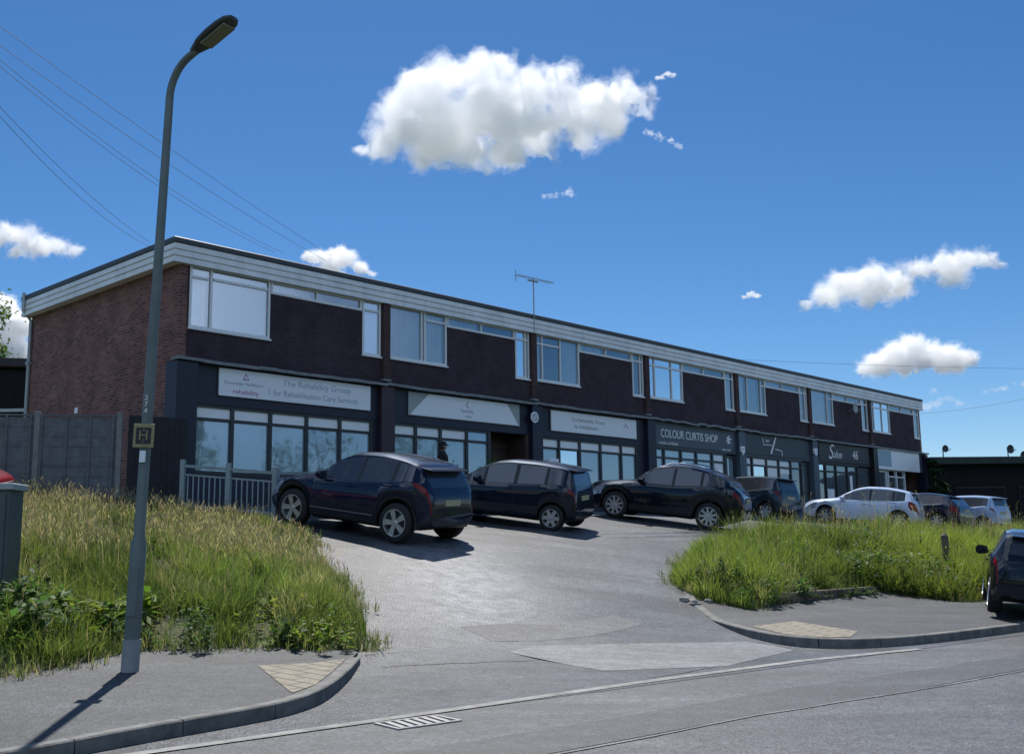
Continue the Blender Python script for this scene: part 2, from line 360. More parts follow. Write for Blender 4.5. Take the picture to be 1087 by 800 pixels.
# polygon sheet laid over a height function, cut into cells so it follows the ground
def sheet(name, poly, zf, m, cell=.6, skirt=.5, kind='structure', dz=0):
    bm = bmesh.new(); bm.faces.new([bm.verts.new((x,y,0)) for x,y in poly])
    ms = [mn(x,y) for x,y in poly]
    for ax, dirv in ((0, ED), (1, ND)):
        lo = min(q[ax] for q in ms); hi = max(q[ax] for q in ms); k = math.floor(lo/cell)+1
        while k*cell < hi:
            if hi-lo > 60*cell and ax == 0 and k % 3: k += 1; continue
            px = O.x+dirv.x*k*cell, O.y+dirv.y*k*cell
            bmesh.ops.bisect_plane(bm, geom=bm.verts[:]+bm.edges[:]+bm.faces[:], plane_co=(px[0],px[1],0), plane_no=(dirv.x,dirv.y,0))
            k += 1
    for v in bm.verts: v.co.z = zf(v.co.x, v.co.y)+dz
    bmesh.ops.recalc_face_normals(bm, faces=bm.faces)
    for f in bm.faces:
        if f.normal.z < 0: f.normal_flip()
    if skirt:
        be = [e for e in bm.edges if e.is_boundary]
        r = bmesh.ops.extrude_edge_only(bm, edges=be)
        for g in r['geom']:
            if isinstance(g, bmesh.types.BMVert): g.co.z -= skirt
    me = bpy.data.meshes.new(name); bm.to_mesh(me); bm.free(); me.materials.append(M[m])
    o = bpy.data.objects.new(name, me); COL.objects.link(o); o['kind'] = kind
    return o
# ------------------------------------------------------------------ ground, road, driveway, pavements
def grid_sheet(name, rows, m, kind='structure'):
    n = len(rows[0]); mb = MB(); vs = [p for r in rows for p in r]
    mb.add(vs, [(i*n+k, i*n+k+1, (i+1)*n+k+1, (i+1)*n+k) for i in range(len(rows)-1) for k in range(n-1)])
    return mb.build(name, m, kind=kind)
ms_ = [-900,-300,-100,-40,-20,0,10,20,30,40,60,120,300,900]
rows = []
for n in [-900,-300,-100,-40,-10,-1,0,3,5,8.7,11.4,13,15.3,25,40,80,150,300,900]:
    row = []
    for m_ in ms_:
        x, y = xy(m_, n); z = gz(x, y)-.35-.03*max(0, n-15) if n > 0 else -.35
        row.append((x,y,max(z,-6)))
    rows.append(row)
grid_sheet('ground', rows, 'ground')
rows = []
for n in (-7.2, -5, -3, -1, 0, 1.6):
    rows.append([(*xy(m_, n), -.004 if n > 0 else 0.) for m_ in (-120,-60,-30,-15,-8,-4,0,4,8,12,20,40,70,120)])
grid_sheet('road', rows, 'road')
# far footway and verge on the camera's own side of the road
sheet('far_pavement', [xy(-60,-9.4), xy(60,-9.4), xy(60,-7.3), xy(-60,-7.3)], lambda x,y: .1, 'pave', cell=6, skirt=.3)

LE = [(-3.0,-.05),(-2.87,.03),(-1.92,.33),(-1.07,.5),(-.38,.66),(.19,1.15),(.77,1.85),(1.33,2.58),(1.79,3.07),(2.43,4.4),(3.06,6.02),(3.79,8.13),(4.4,10),(4.9,12),(5.0,13.2),(1.0,14.3),(-9,15.2),(-9,40)]
RE = [(14,-.05),(12,.28),(9.07,.34),(7.85,.51),(7.33,1.04),(7.41,2.08),(7.73,2.7),(8.48,3.93),(9.2,4.92),(9.3,5.3),(11,6.7),(12.9,7.83),(15.3,9.06),(17.9,9.2),(20,9.3),(23.9,9.46),(31.8,9.8),(60,10.4),(62,40)]
def edge(E, n): return float(np.interp(n, [q[1] for q in E], [q[0] for q in E]))
rows = []
for n in [0,.03,.2,.33,.5,.66,.85,1,1.15,1.5,1.85,2,2.2,2.58,3,3.07,3.6,4,4.4,5,5.7,6.4,7.2,7.9,8.7,9.3,9.8,10.2,10.6,11.4,12.2,13,14,15.3,17,20,26]:
    a, b = edge(LE, n)-.25, edge(RE, n)+.25; row = []
    for k in range(41):
        m_ = a+(b-a)*k/40; x, y = xy(m_, n); row.append((x, y, gz(x, y)+.004))
    rows.append(row)
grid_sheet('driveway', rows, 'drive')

# painted-out and patched surfaces on the driveway and road
gzd = lambda x,y: gz(x,y)+.0075
sheet('concrete_patch', [(-.1,13.5),(.25,14.0),(.9,14.3),(2.2,14.85),(3.2,15.2),(3.55,14.9),(3.7,14.5),(2.5,12.95),(1.7,12.7),(1.0,12.5),(.6,12.85)], gzd, 'patch', cell=.8, skirt=0)
sheet('trench_strip', [(-3.4,5.85),(.2,8.9),(1.2,9.75),(2.93,11.25),(4.8,12.6),(7.7,14.9),(14,19.9),(14.4,19.4),(7.9,14.1),(5.3,12.02),(3.79,10.75),(2.07,9.5),(1.03,8.6),(-2.7,5.45)], lambda x,y: .004, 'dark_asphalt', cell=2, skirt=0)
sheet('asphalt_repair', [(-.75,14.75),(-.1,15.25),(.55,15.45),(1.5,16.5),(1.9,16.1),(1.05,14.95),(.3,14.35),(-.3,14.1)], lambda x,y: gz(x,y)+.0068, 'road', cell=.8, skirt=0)
def strip(name, pts, w, zf, m, dz):
    mb = MB()
    P = [Vector(p) for p in pts]; L = []
    for i, p in enumerate(P):
        d = (P[min(i+1,len(P)-1)]-P[max(i-1,0)]).normalized(); q = Vector((-d.y, d.x))*w/2
        L.append(((p.x+q.x, p.y+q.y, zf(p.x+q.x,p.y+q.y)+dz), (p.x-q.x, p.y-q.y, zf(p.x-q.x,p.y-q.y)+dz)))
    for i in range(len(L)-1): mb.quad(L[i][0], L[i][1], L[i+1][1], L[i+1][0])
    return mb.build(name, m, kind='structure')
def dense(pts, step=.5, jit=0):
    out = []
    for a, b in zip(pts[:-1], pts[1:]):
        a, b = Vector(a), Vector(b); n = max(1, int((b-a).length/step))
        for k in range(n): out.append(a.lerp(b, k/n)+Vector((random.uniform(-jit,jit), random.uniform(-jit,jit))))
    return out+[Vector(pts[-1])]
z0 = lambda x,y: 0.
strip('channel_strip', dense([(-6,5.4),(-2.77,8.12),(-2.2,8.6),(-1.2,9.45),(-.07,10.44),(1.56,11.87),(3.52,13.47),(5.46,14.72)], .9, .008), .13, gz, 'channel', .009)
strip('road_seam', dense([(-2.7,5.4),(.55,8.12),(1.06,8.54),(2.09,9.5),(3.81,10.72),(5.7,12.27),(8.2,14.2),(14,18.9)], .5, .015), .035, z0, 'patch', .0065)
for pts in ([(-1.5,12.2),(-.74,12.64),(.2,13.07)], [(1.47,11.97),(1.95,12.45),(2.36,12.88)]):
    strip('asphalt_crack', dense(pts, .18, .035), .022, gz, 'dark_asphalt', .014)

# pavements
LK = [(-9.5,2.4),(-6.2,5.15),(-4.4,6.75),(-3.47,7.69),(-2.91,8.51),(-2.35,9.18),(-1.95,9.75),(-1.79,10.47),(-1.75,11.38),(-1.76,12.3)]
def inset(path, q):
    P = [Vector(p) for p in path]; out = []
    for i, p in enumerate(P):
        d = (P[min(i+1,len(P)-1)]-P[max(i-1,0)]).normalized(); out.append((p.x-d.y*q, p.y+d.x*q))
    return out
LPAVE = inset(LK, .09)+[(-1.85,12.75),(-1.95,12.9),(-3.09,12.7),(-4.15,12.0),(-4.6,11.2),(-5.0,10.6),(-8.5,7.6),(-13,3.6),(-12,1.2)]
RK = [(2.95,19.0),(2.97,17.9),(3.08,16.9),(3.2,16.2),(3.38,15.62),(3.62,15.1),(3.92,14.86),(4.3,14.74),(4.75,14.8),(5.74,15.3),(8.03,17.14),(12,20.5),(20,27),(40,43)]
RPAVE = inset(RK, .09)+[(38,46),(16,27),(9.9,21.6),(8.8,21.1),(7.3,21.5),(5.6,20.4),(3.95,18.3),(3.2,18.9)]
sheet('pavement', LPAVE, pz, 'pave', cell=.6)
sheet('pavement', RPAVE, pz, 'pave', cell=.6)
def kerb(path):
    mb = MB(); V = [Vector(p) for p in path]
    # corners eased, then cut into equal stones
    for _ in range(2): V = [V[0]]+[q for p, r in zip(V[:-1], V[1:]) for q in (p.lerp(r,.25), p.lerp(r,.75))]+[V[-1]]
    acc = [0.]
    for p, r in zip(V[:-1], V[1:]): acc.append(acc[-1]+(r-p).length)
    def along(t):
        k = min(max(int(np.searchsorted(acc, t))-1, 0), len(V)-2); return V[k].lerp(V[k+1], (t-acc[k])/max(acc[k+1]-acc[k],1e-9))
    ns = int(acc[-1]/.9); sl = acc[-1]/ns
    for q_ in range(ns):
        s = [along(min(q_*sl+sl*t/4, acc[-1]-1e-6)) for t in range(5)]
        L = []
        for i, p in enumerate(s):
            d = (s[min(i+1,len(s)-1)]-s[max(i-1,0)]).normalized(); q = Vector((-d.y, d.x))
            pp = p + d*(.006 if i == 0 else -.006 if i == len(s)-1 else 0)
            a = pp-q*.005; o_ = pp+q*.125
            zt = pz(p.x, p.y)+.008
            L.append([(a.x,a.y,zt-.45),(a.x,a.y,zt-.012),(a.x+q.x*.012,a.y+q.y*.012,zt),(o_.x,o_.y,zt),(o_.x,o_.y,zt-.45)])
        vs = [v for l in L for v in l]; n = 5
        fs = [(i*n+k, i*n+k+1, (i+1)*n+k+1, (i+1)*n+k) for i in range(len(L)-1) for k in range(4)]+[(0,1,2,3,4),tuple((len(L)-1)*n+k for k in (4,3,2,1,0))]
        mb.add(vs, fs)
    return mb.build('kerb', 'kerb', kind='structure')
# path direction chosen so that the outer face looks onto the road
kerb(LK); kerb(RK)
sheet('tactile_paving', [(-2.75,11.6),(-2.2,11.85),(-1.9,12.2),(-1.9,11.3),(-1.93,10.5),(-2.06,10.05)], pz, 'tactile', cell=.5, skirt=0, dz=.006)
sheet('tactile_paving', [(3.5,16.1),(4.35,16.9),(4.95,15.7),(4.62,15.0),(4.3,14.92),(3.98,15.02),(3.75,15.25)], pz, 'tactile', cell=.5, skirt=0, dz=.006)

# grass banks
LFRONT = [(-1.95,12.88),(-3.09,12.62),(-4.2,11.9),(-4.65,11.1),(-5.05,10.5),(-8.6,7.5),(-13.2,3.5)]
LBANK = [(-13.2,3.5),(-8.6,7.5),(-5.05,10.5),(-4.65,11.1),(-4.2,11.9),(-3.09,12.62),(-1.95,12.88),(-1.75,13.0),(-2.03,14.41),(-2.55,16.07),(-3.29,18.17),(-3.98,20.03),(-4.55,21.3),(-6.6,22.3),(-8.2,22.9),(-12,23.4),(-22,23),(-24,12)]
RFRONT = [(2.95,19.3),(3.1,18.6),(3.95,18.1),(5.65,20.25),(7.3,21.35),(8.8,20.95),(9.9,21.4),(16,26.8),(38,45.8)]
RBANK = [(2.85,19.6),(3.1,18.5),(3.95,18.1),(5.65,20.25),(7.3,21.35),(8.8,20.95),(9.9,21.4),(16,26.8),(27,36.5),(25,42.5),(17.6,36.9),(11.6,31.7),(9,28.8),(7.3,27.3),(5.5,25.4),(4.5,23.9),(3.5,21.9)]
def dpath(x, y, path):
    best = 9e9; p = Vector((x,y))
    for a, b in zip(path[:-1], path[1:]):
        a, b = Vector(a), Vector(b); t = max(0, min(1, (p-a).dot(b-a)/max((b-a).length_squared,1e-9)))
        best = min(best, (p-a.lerp(b,t)).length)
    return best
def bankz(path, full):
    def f(x, y):
        d = dpath(x, y, path); t = min(1, d/1.1); t = t*t*(3-2*t)
        e_ = min(1, dpath(x, y, full)/1.0)
        lo = min(pz(x, y), gz(x, y)+.06)+.004
        return lo*(1-t)+(gz(x,y)+.03+.10*e_)*t
    return f
LZ = bankz(LFRONT, LBANK+[LBANK[0]]); RZ = bankz(RFRONT, RBANK+[RBANK[0]])
sheet('verge', LBANK, LZ, 'soil', cell=.7, skirt=.4)
sheet('verge', RBANK, RZ, 'soil', cell=.7, skirt=.4)

# distant hills, also seen mirrored in the shop glass
mb = MB(); N_ = 90; ring = []
for k in range(N_+1):
    t = 2*math.pi*k/N_
    hh = 26+10*math.sin(3*t+1)+7*math.sin(7*t+.4)+4*math.sin(13*t)
    dy = math.cos(t); hh *= .35 if dy > .3 else 1.9
    ring.append([(math.sin(t)*r, math.cos(t)*r, z) for r, z in ((480,-8),(560,hh*.7),(640,hh))])
for a, b in zip(ring[:-1], ring[1:]):
    for k in range(2): mb.quad(a[k], b[k], b[k+1], a[k+1])
mb.build('hills', mat('hill_fields', (.075,.10,.05), .95, noise=(.02,.4,0)), kind='structure', smooth=True)

# ------------------------------------------------------------------ the parade of shops with flats above
A3 = Vector((-7.644, 23.82, 2.4)); BRZ = math.pi/2-.7503; BL, BD, NB = 42.2, 8.1, 7
B = empty('shop_building', A3, BRZ, 'long two-storey brick parade of shops with flats above and a white fascia', 'building')
def bpt(x, y, z):   # building-local to world
    c, s = math.cos(BRZ), math.sin(BRZ); return Vector((A3.x+c*x-s*y, A3.y+s*x+c*y, A3.z+z))
ZB = -1.2
mb = MB(); MS = ['brick_front','brick_gable','interior','brick_brown']
# front brickwork (0.2 thick), built round the openings
for k in range(NB):
    x0 = 6*k; x1 = 6*k+6 if k < NB-1 else BL-.002
    mb.box(x0 if k else .004, x1, .003, .2, 3.36, 4.1, 0)
    mb.box(x0+2.48, x0+5.36, .003, .2, 4.1, 5.27, 0)
    mb.box(x0 if k else .004, x0+.25 if k else .25, .003, .2, 4.1, 5.66, 0)
mb.box(NB*6-.01, BL-.002, .003, .2, 4.1, 5.66, 0)
# gables and rear
mb.box(-.001, .2, 0, BD, ZB, 5.9, 1); mb.box(BL-.2, BL, 0, BD, ZB, 5.9, 1); mb.box(.2, BL-.2, BD-.2, BD, ZB, 5.9, 1)
# floor between shops and flats, party walls, inner rooms
mb.box(.2, BL-.2, .25, BD-.2, 3.02, 3.3, 2); mb.box(.2, BL-.2, 3.4, 3.5, ZB, 3.0, 2); mb.box(.2, BL-.2, 3.4, 3.5, 3.3, 5.9, 2)
mb.box(.2, BL-.2, .05, BD-.2, -.2, -.02, 2)
for k in range(1, NB):
    mb.box(6*k+.03, 6*k+.2, .22, 3.4, 0, 3.0, 2); mb.box(6*k+.03, 6*k+.2, .22, 3.4, 3.3, 5.66, 2)
mb.box(.2, BL-.2, .02, .2, ZB, .0, 0)
mb.build('wall', MS, B)
mb = MB(); mb.box(-.2, BL+.1, -.1, BD+.1, 5.92, 6.1); mb.build('roof', 'felt', B)
# white lapped fascia boards with a dark roof trim, running round all four sides
def ringprof(prof, gl=.22, gf=.12):
    mb = MB(); n = len(prof); vs = []
    for o_, z in prof:
        s = o_
        vs += [(-gl-s,-gf-s,z),(BL+gf+s,-gf-s,z),(BL+gf+s,BD+gf+s,z),(-gl-s,BD+gf+s,z)]
    mb.add(vs, [(i*4+k, i*4+(k+1)%4, (i+1)*4+(k+1)%4, (i+1)*4+k) for i in range(n-1) for k in range(4)])
    return mb
prof = [(-.2,5.58)]
for i in range(3):
    z = 5.58+i*.155; prof += [(.034,z),(.034,z+.012),(.022,z+.128),(-.006,z+.132),(-.006,z+.155)]
prof += [(.004,6.05)]
ringprof(prof).build('fascia_board', 'white', B)
ringprof([(-.12,6.03),(.035,6.035),(.045,6.05),(.045,6.15),(.02,6.17),(-.2,6.165)]).build('roof_trim', 'roof_trim', B)

# windows of the flats
def frame_box(mb, x0, x1, z0, z1, y, w, d):
    mb.box(x0, x1, y, y+d, z0, z0+w); mb.box(x0, x1, y, y+d, z1-w, z1)
    mb.box(x0, x0+w, y, y+d, z0+w, z1-w); mb.box(x1-w, x1, y, y+d, z0+w, z1-w)
def folds(mb, x0, x1, z0, z1, y, amp=.03, per=.11):
    n = max(3, int((x1-x0)/.02)); vs = []
    for k in range(n+1):
        x = x0+(x1-x0)*k/n; yy = y+amp*math.sin(2*math.pi*x/per+math.sin(x*5)); vs += [(x,yy,z0),(x,yy,z1)]
    mb.add(vs, [(2*k,2*k+2,2*k+3,2*k+1) for k in range(n)])
big_styles = [
    dict(mull=[.82], trans=[(0,.82,5.34),(.82,2.45,5.36)], cur=[(.25,.80,'curtain'),(.86,2.45,'curtain_blue')]),
    dict(mull=[1.5,1.62], trans=[(1.62,2.45,5.36)], cur=[(.25,2.45,'curtain_cream')]),
    dict(mull=[.62,1.5], trans=[(.25,1.5,5.3)], cur=[(.25,.72,'curtain'),(1.62,2.45,'curtain')]),
    dict(mull=[.7,1.75], trans=[(.25,2.45,5.3)], cur=[(.25,.8,'curtain_cream'),(1.8,2.45,'curtain')]),
    dict(mull=[1.05,2.1], trans=[(2.1,2.45,5.3)], cur=[(.25,1.0,'curtain'),(1.1,2.0,'curtain_blue')]),
    dict(mull=[1.9], trans=[(1.9,2.45,5.3)], cur=[(.25,1.9,'curtain')]),
    dict(mull=[.7,1.6], trans=[(.25,2.45,5.3)], cur=[(.25,.75,'curtain_cream'),(1.9,2.45,'curtain')]),
]
def window(k, x0, x1, z0, z1, st=None, name='window', sill=True):
    X = 6*k
    mb = MB(); frame_box(mb, X+x0, X+x1, z0, z1, -.012, .06, .09)
    for q in (st or {}).get('mull', []): mb.box(X+q-.03, X+q+.03, -.010, .075, z0+.06, z1-.06)
    for a, b, z in (st or {}).get('trans', []):
        mb.box(X+max(a,x0)+.062, X+min(b,x1)-.062, -.008, .07, z-.03, z+.03)
    if sill: mb.box(X+x0-.02, X+x1+.02, -.06, .1, z0-.045, z0-.001)
    f = mb.build(name, 'upvc', B)
    g = MB(); g.quad((X+x0+.05,.03,z0+.05),(X+x1-.05,.03,z0+.05),(X+x1-.05,.03,z1-.05),(X+x0+.05,.03,z1-.05)); g.build('pane', 'upglass', f)
    for a, b, m in (st or {}).get('cur', []):
        c = MB(); folds(c, X+a+.07, X+b-.07, z0+.03, z1-.03, .12); c.build('curtain', m, f, smooth=True, fixn=False)
    return f
NARROW = [dict(trans=[(5.37,6,5.33)], cur=[(5.37,6.0,'curtain')]), dict(trans=[(5.37,6,5.33)], mull=[5.82])]
for k in range(NB):
    window(k, .25, 2.46, 4.12, 5.62, big_styles[k])
    window(k, 2.48, 5.345, 5.275, 5.60, dict(mull=[3.88], cur=[(2.5,3.85,'curtain')] if k != 6 else []), 'clerestory_window', False)
    if k < 6: window(k, 5.37, 6.0, 4.10, 5.62, NARROW[0 if k in (0,3,5) else 1])
    else: window(k, 5.37, 6.0, 4.10, 5.62, NARROW[0])
# projecting brick fins between the flats, with lead at their feet
for k in range(1, NB):
    mb = MB(); mb.box(6*k+.03, 6*k+.27, -.1, .002, 3.5, 5.6); f = mb.build('pier', 'brick_brown', B)
    mb = MB(); mb.box(6*k+.015, 6*k+.285, -.13, -.001, 3.44, 3.5); mb.build('cap', 'lead', f)
# lead flashing strip over the shop fronts
mb = MB()
for k in range(NB):
    n = 12; wav = .035 if k in (3,4) else .012
    for i in range(n):
        x0 = 6*k+6*i/n; x1 = x0+6/n
        za, zb = [3.33+random.uniform(-wav,wav) for _ in (0,1)]
        if i == 0: za = 3.35
        if k == 0 and i == 0: x0 = -.16
        if k == NB-1 and i == n-1: x1 = BL+.05
        mb.add([(x0,-.34,za-.05),(x1,-.34,zb-.05),(x1,-.34,zb+.02),(x0,-.34,za+.02),(x0,.0,3.36),(x1,.0,3.36),(x0,.0,3.3),(x1,.0,3.3)],
               [(0,1,2,3),(3,2,5,4),(0,6,7,1),(0,3,4,6),(1,7,5,2)])
mb.build('flashing', 'lead', B)
# pilasters between the shops
PIL = ['navy','maroon','navy','navy','slate','slate','black','white']
for k in range(NB+1):
    a, b = (6*k-.16, 6*k+.31)
    if k == 0: a, b = -.14, .40
    if k == NB: a, b = BL-.3, BL+.04
    mb = MB(); mb.box(a, b, -.26, .25, ZB, 3.27); mb.build('pilaster', PIL[k] if k < NB else 'navy', B, bevel=.008)
# shop fronts
SF = [  # frame colour, mullions (local), top of glass, transom band, door (x0,x1), film
    dict(c='navy', f='frame_dark', mull=[.42,1.45,2.51,3.58,4.62,5.66], tr=[0,1,2,3,4], g='film', door=None),
    dict(c='navy', f='frame_dark', mull=[.35,1.23,2.16,3.2,4.12], tr=[0,1,2], g='film', door=(4.2,5.7)),
    dict(c='navy', f='frame_dark', mull=[.33,1.3,2.33,3.41,4.53,5.4], tr=[0,1,2,3,4], g='film', door=None),
    dict(c='slate', f='frame_dark', mull=[.33,1.05,2.12,3.12,4.2,5.1], tr=[], g='film', door=(5.15,5.8)),
    dict(c='slate', f='frame_dark', mull=[.4,1.1,2.2,3.2,4.2,5.1], tr=[1], g='film_dark', door=(5.15,5.8)),
    dict(c='black', f='black', mull=[.35,1.3,2.3,3.4,4.4], tr=[], g='film_dark', door=(4.5,5.7)),
    dict(c='slate', f='upvc', mull=[1.75,2.7,3.65], tr=[], g='film_dark', door=(.4,1.6)),
]
for k, s in enumerate(SF):
    X = 6*k; a, b = X+.315, X+5.835
    if k == 0: a = .405
    if k == 6: b = BL-.305
    mb = MB(); mb.box(a, b, -.10, .2, 2.36, 3.28, 0)
    zs = .75; mu = s['mull']
    if X+mu[0] > a+.02 and not (s['door'] and s['door'][0] < mu[0]): mb.box(a, X+mu[0]-.03, -.08, .1, ZB, 2.36, 0)
    for q in mu: mb.box(X+q-.045, X+q+.045, -.07, .06, zs, 2.36, 1)
    for i, (p, q) in enumerate(zip(mu[:-1], mu[1:])):
        mb.box(X+p+.045, X+q-.045, -.06, .05, 2.29, 2.36, 1); mb.box(X+p+.045, X+q-.045, -.06, .05, zs, zs+.07, 1)
        mb.box(X+p+.045, X+q-.045, -.06, .05, 1.98, 2.05, 1)
    endx = X+mu[-1]+.045
    if not s['door'] and endx < b-.01: mb.box(endx, b, -.08, .1, ZB, 2.36, 0)
    f = mb.build('shopfront', [s['c'], s['f']], B)
    mb = MB(); mb.box(X+mu[0]-.045, endx, -.09, .08, ZB, zs-.002); mb.build('stall_riser', s['c'], f)
    mb = MB(); tb = MB()
    for i, (p, q) in enumerate(zip(mu[:-1], mu[1:])):
        mb.quad((X+p+.04,-.01,zs+.06),(X+q-.04,-.01,zs+.06),(X+q-.04,-.01,1.99),(X+p+.04,-.01,1.99))
        (tb if i in s['tr'] else mb).quad((X+p+.04,-.012,2.04),(X+q-.04,-.012,2.04),(X+q-.04,-.012,2.3),(X+p+.04,-.012,2.3))
    mb.build('glazing', s['g'], f)
    if s['tr']: tb.build('transom_light', 'transom', f)
    if s['door']:
        d0, d1 = X+s['door'][0], X+s['door'][1]; yb = .75 if k == 1 else .02
        mb = MB()
        if k == 1:
            mb.box(d0-.03, d0, -.05, yb, ZB, 2.36); mb.box(d1, b, -.08, yb, ZB, 2.36); mb.box(d0, d1, yb, yb+.06, -.3, 2.36)
            mb.box(d0+.1, d0+.62, yb-.04, yb, .0, 1.95); mb.box(d0+.72, d1-.05, yb-.04, yb, .0, 1.95)
            mb.box(d0, d1, yb-.06, yb, 1.97, 2.04); mb.build('door', 'brown_wood', f)
        else:
            mb.box(d0, d0+.09, -.05, .05, -.6, 2.3); mb.box(d1-.09, d1, -.05, .05, -.6, 2.3); mb.box(d0+.09, d1-.09, -.05, .05, 2.2, 2.3)
            mb.box(d0+.09, d1-.09, -.05, .05, -.6, -.3); mb.box(d0+.09, d1-.09, -.05, .05, 1.0, 1.08); mb.build('door', s['f'] if k == 6 else 'frame_dark', f)
            mb = MB(); mb.quad((d0+.08,0,-.32),(d1-.08,0,-.32),(d1-.08,0,2.22),(d0+.08,0,2.22)); mb.build('door_glass', s['g'], f)
    if k == 4:   # pale poster and price sheet in the window
        for x0, x1, z0_, z1_ in ((2.3,3.1,1.1,2.26),(3.3,4.1,1.75,2.24),(.52,.68,1.16,2.26),(.8,.98,1.16,2.26)):
            mb = MB(); mb.box(X+x0, X+x1, -.016, -.013, z0_, z1_); mb.build('poster', 'sign_white', f)
        mb = MB(); mb.box(X+.45, X+.98, -.016, -.013, .85, 1.15); mb.build('poster', mat('poster_red', (.35,.06,.07), .5), f)
    if k == 3:
        mb = MB(); mb.box(X+4.4, X+4.95, -.016, -.013, 1.3, 2.25); mb.build('poster', 'sign_white', f)
    if k == 5:
        for x0, x1, z0_, z1_ in ((.5,.72,.9,1.8),(1.4,2.1,.82,1.25),(3.7,3.95,1.0,1.9)):
            mb = MB(); mb.box(X+x0, X+x1, -.016, -.013, z0_, z1_); mb.build('poster', 'sign_white', f)
# gutter down-pipe at the far corner of the gable, small vents in the gable wall
mb = MB(); mb.tube([(-.30,BD-.1,6.22),(-.30,BD-.1,5.75),(-.07,BD-.1,5.45),(-.07,BD-.1,0)], .048); mb.box(-.13,-.003,BD-.17,BD-.03,4.2,4.28); mb.box(-.13,-.003,BD-.17,BD-.03,2.2,2.28); mb.build('downpipe', 'galv', B)
mb = MB(); mb.box(-.03, -.002, 4.9, 5.05, 2.55, 2.7); mb.build('vent', 'sign_white', B)

# --- signs on the shop fascias (each its own thing)
def signroot(name, x, z, label, cat='sign', y=-.12, group=None):
    return empty(name, bpt(x, y, z), BRZ, label, cat, group)
RX = (R(90),0,0)
s = signroot('shop_sign', 3.27, 2.91, 'long white sign board with two lines of grey lettering, on the shopfront nearest the gable')
mb = MB(); mb.box(-2.27, 2.26, -.05, .0, -.325, .325); mb.build('board', 'sign_white', s, bevel=.006)
text('lettering', 'The Rehability Group', .215, 'letter_grey', s, (.55,-.052,.13), RX, width=1.12)
text('lettering', '1 for Rehabilitation Care Services', .2, 'letter_grey', s, (.45,-.052,-.13), RX, width=1.02)
text('lettering', 'Devonside Healthcare', .12, 'letter_grey', s, (-1.6,-.052,.0), RX)
text('lettering', 'rehability', .15, 'letter_pink', s, (-1.55,-.052,-.2), RX, width=1.3)
mb = MB(); mb.tube([(-1.62,-.053,.11),(-1.55,-.053,.24),(-1.48,-.053,.11),(-1.62,-.053,.11)], .014, 6); mb.build('emblem', 'letter_pink', s)
s = signroot('shop_sign', 9.12, 2.91, 'white sign panel with slanting ends on a grey-green board, beside the brown doorway')
mb = MB(); mb.box(-2.24, 2.24, -.03, 0, -.325, .325); mb.build('board', 'sign_grey', s)
mb = MB(); mb.prism([(-2.2,-.31),(2.18,-.31),(1.68,.31),(-1.5,.31)], -.045, -.031); mb.build('panel', 'sign_white', s)
text('lettering', 'Rehability', .13, 'letter_grey', s, (.0,-.047,-.05), RX); text('lettering', 'centre', .11, 'letter_grey', s, (.05,-.047,-.2), RX)
mb = MB(); mb.tube([(.03,-.048,.05),(-.04,-.048,.14),(.04,-.048,.24)], .02, 6); mb.build('emblem', 'letter_grey', s)
s = signroot('shop_sign', 15.05, 2.88, 'plain white sign board with faint grey lettering, middle one of the three white boards')
mb = MB(); mb.box(-2.23, 2.23, -.05, 0, -.325, .325); mb.build('board', 'sign_white', s, bevel=.006)
text('lettering', 'The Rehability Group', .18, 'sign_grey', s, (-.4,-.052,.1), RX, width=1.1); text('lettering', 'for Rehabilitation', .16, 'sign_grey', s, (-.5,-.052,-.12), RX, width=1.1)
mb = MB(); mb.tube([(1.5,-.053,.0),(1.62,-.053,.16),(1.74,-.053,.0)], .014, 6); mb.build('emblem', 'letter_grey', s)
s = signroot('shop_sign', 20.95, 2.8, 'slate grey fascia sign with big white capital letters and a flower mark at the end')
mb = MB(); mb.box(-2.62, 2.62, -.03, 0, -.36, .36); mb.build('board', 'slate', s)
text('lettering', 'COLOUR CURTIS SHOP', .42, 'letter_white', s, (-.35,-.034,.06), RX, width=.84)
text('lettering', 'curtains and blinds', .16, 'letter_white', s, (-1.75,-.034,-.27), RX); text('lettering', 'open today', .13, 'letter_white', s, (2.1,-.034,-.3), RX)
mb = MB()
for q in range(6):
    t = q*math.pi/3+.3; mb.tube([(2.25,-.036,.08),(2.25+.17*math.cos(t),-.036,.08+.17*math.sin(t))], [.02,.045], 6)
mb.build('emblem', 'letter_white', s)
s = signroot('shop_sign', 26.95, 2.84, 'dark slate fascia sign with a white slanting stroke through thin letters')
mb = MB(); mb.box(-2.5, 2.5, -.03, 0, -.4, .4); mb.build('board', mat('sign_slate', (.03,.045,.055), .45), s)
mb = MB(); mb.tube([(-.55,-.04,-.33),(-.12,-.04,.36)], .045, 6); mb.tube([(-1.15,-.04,.3),(-1.1,-.04,.02),(-.45,-.04,.03)], .022, 6); mb.tube([(-.2,-.04,-.12),(.35,-.04,-.16),(.4,-.04,-.36)], .022, 6); mb.build('emblem', 'letter_white', s)
text('lettering', 'hair', .2, 'letter_white', s, (-.75,-.034,.2), RX)
s = signroot('shop_sign', 33.05, 2.86, 'black fascia sign with large white handwritten letters')
mb = MB(); mb.box(-2.45, 2.45, -.03, 0, -.4, .4); mb.build('board', 'black', s)
text('lettering', 'S', .95, 'letter_white', s, (-1.4,-.034,.0), RX, shear=.35); text('lettering', 'alon', .5, 'letter_white', s, (-.72,-.034,-.08), RX, shear=.35); text('lettering', '46', .58, 'letter_white', s, (1.0,-.034,-.03), RX, shear=.3)
s = signroot('shop_sign', 38.75, 2.82, 'deep white box sign with a pale blue panel at one end, over the last shop')
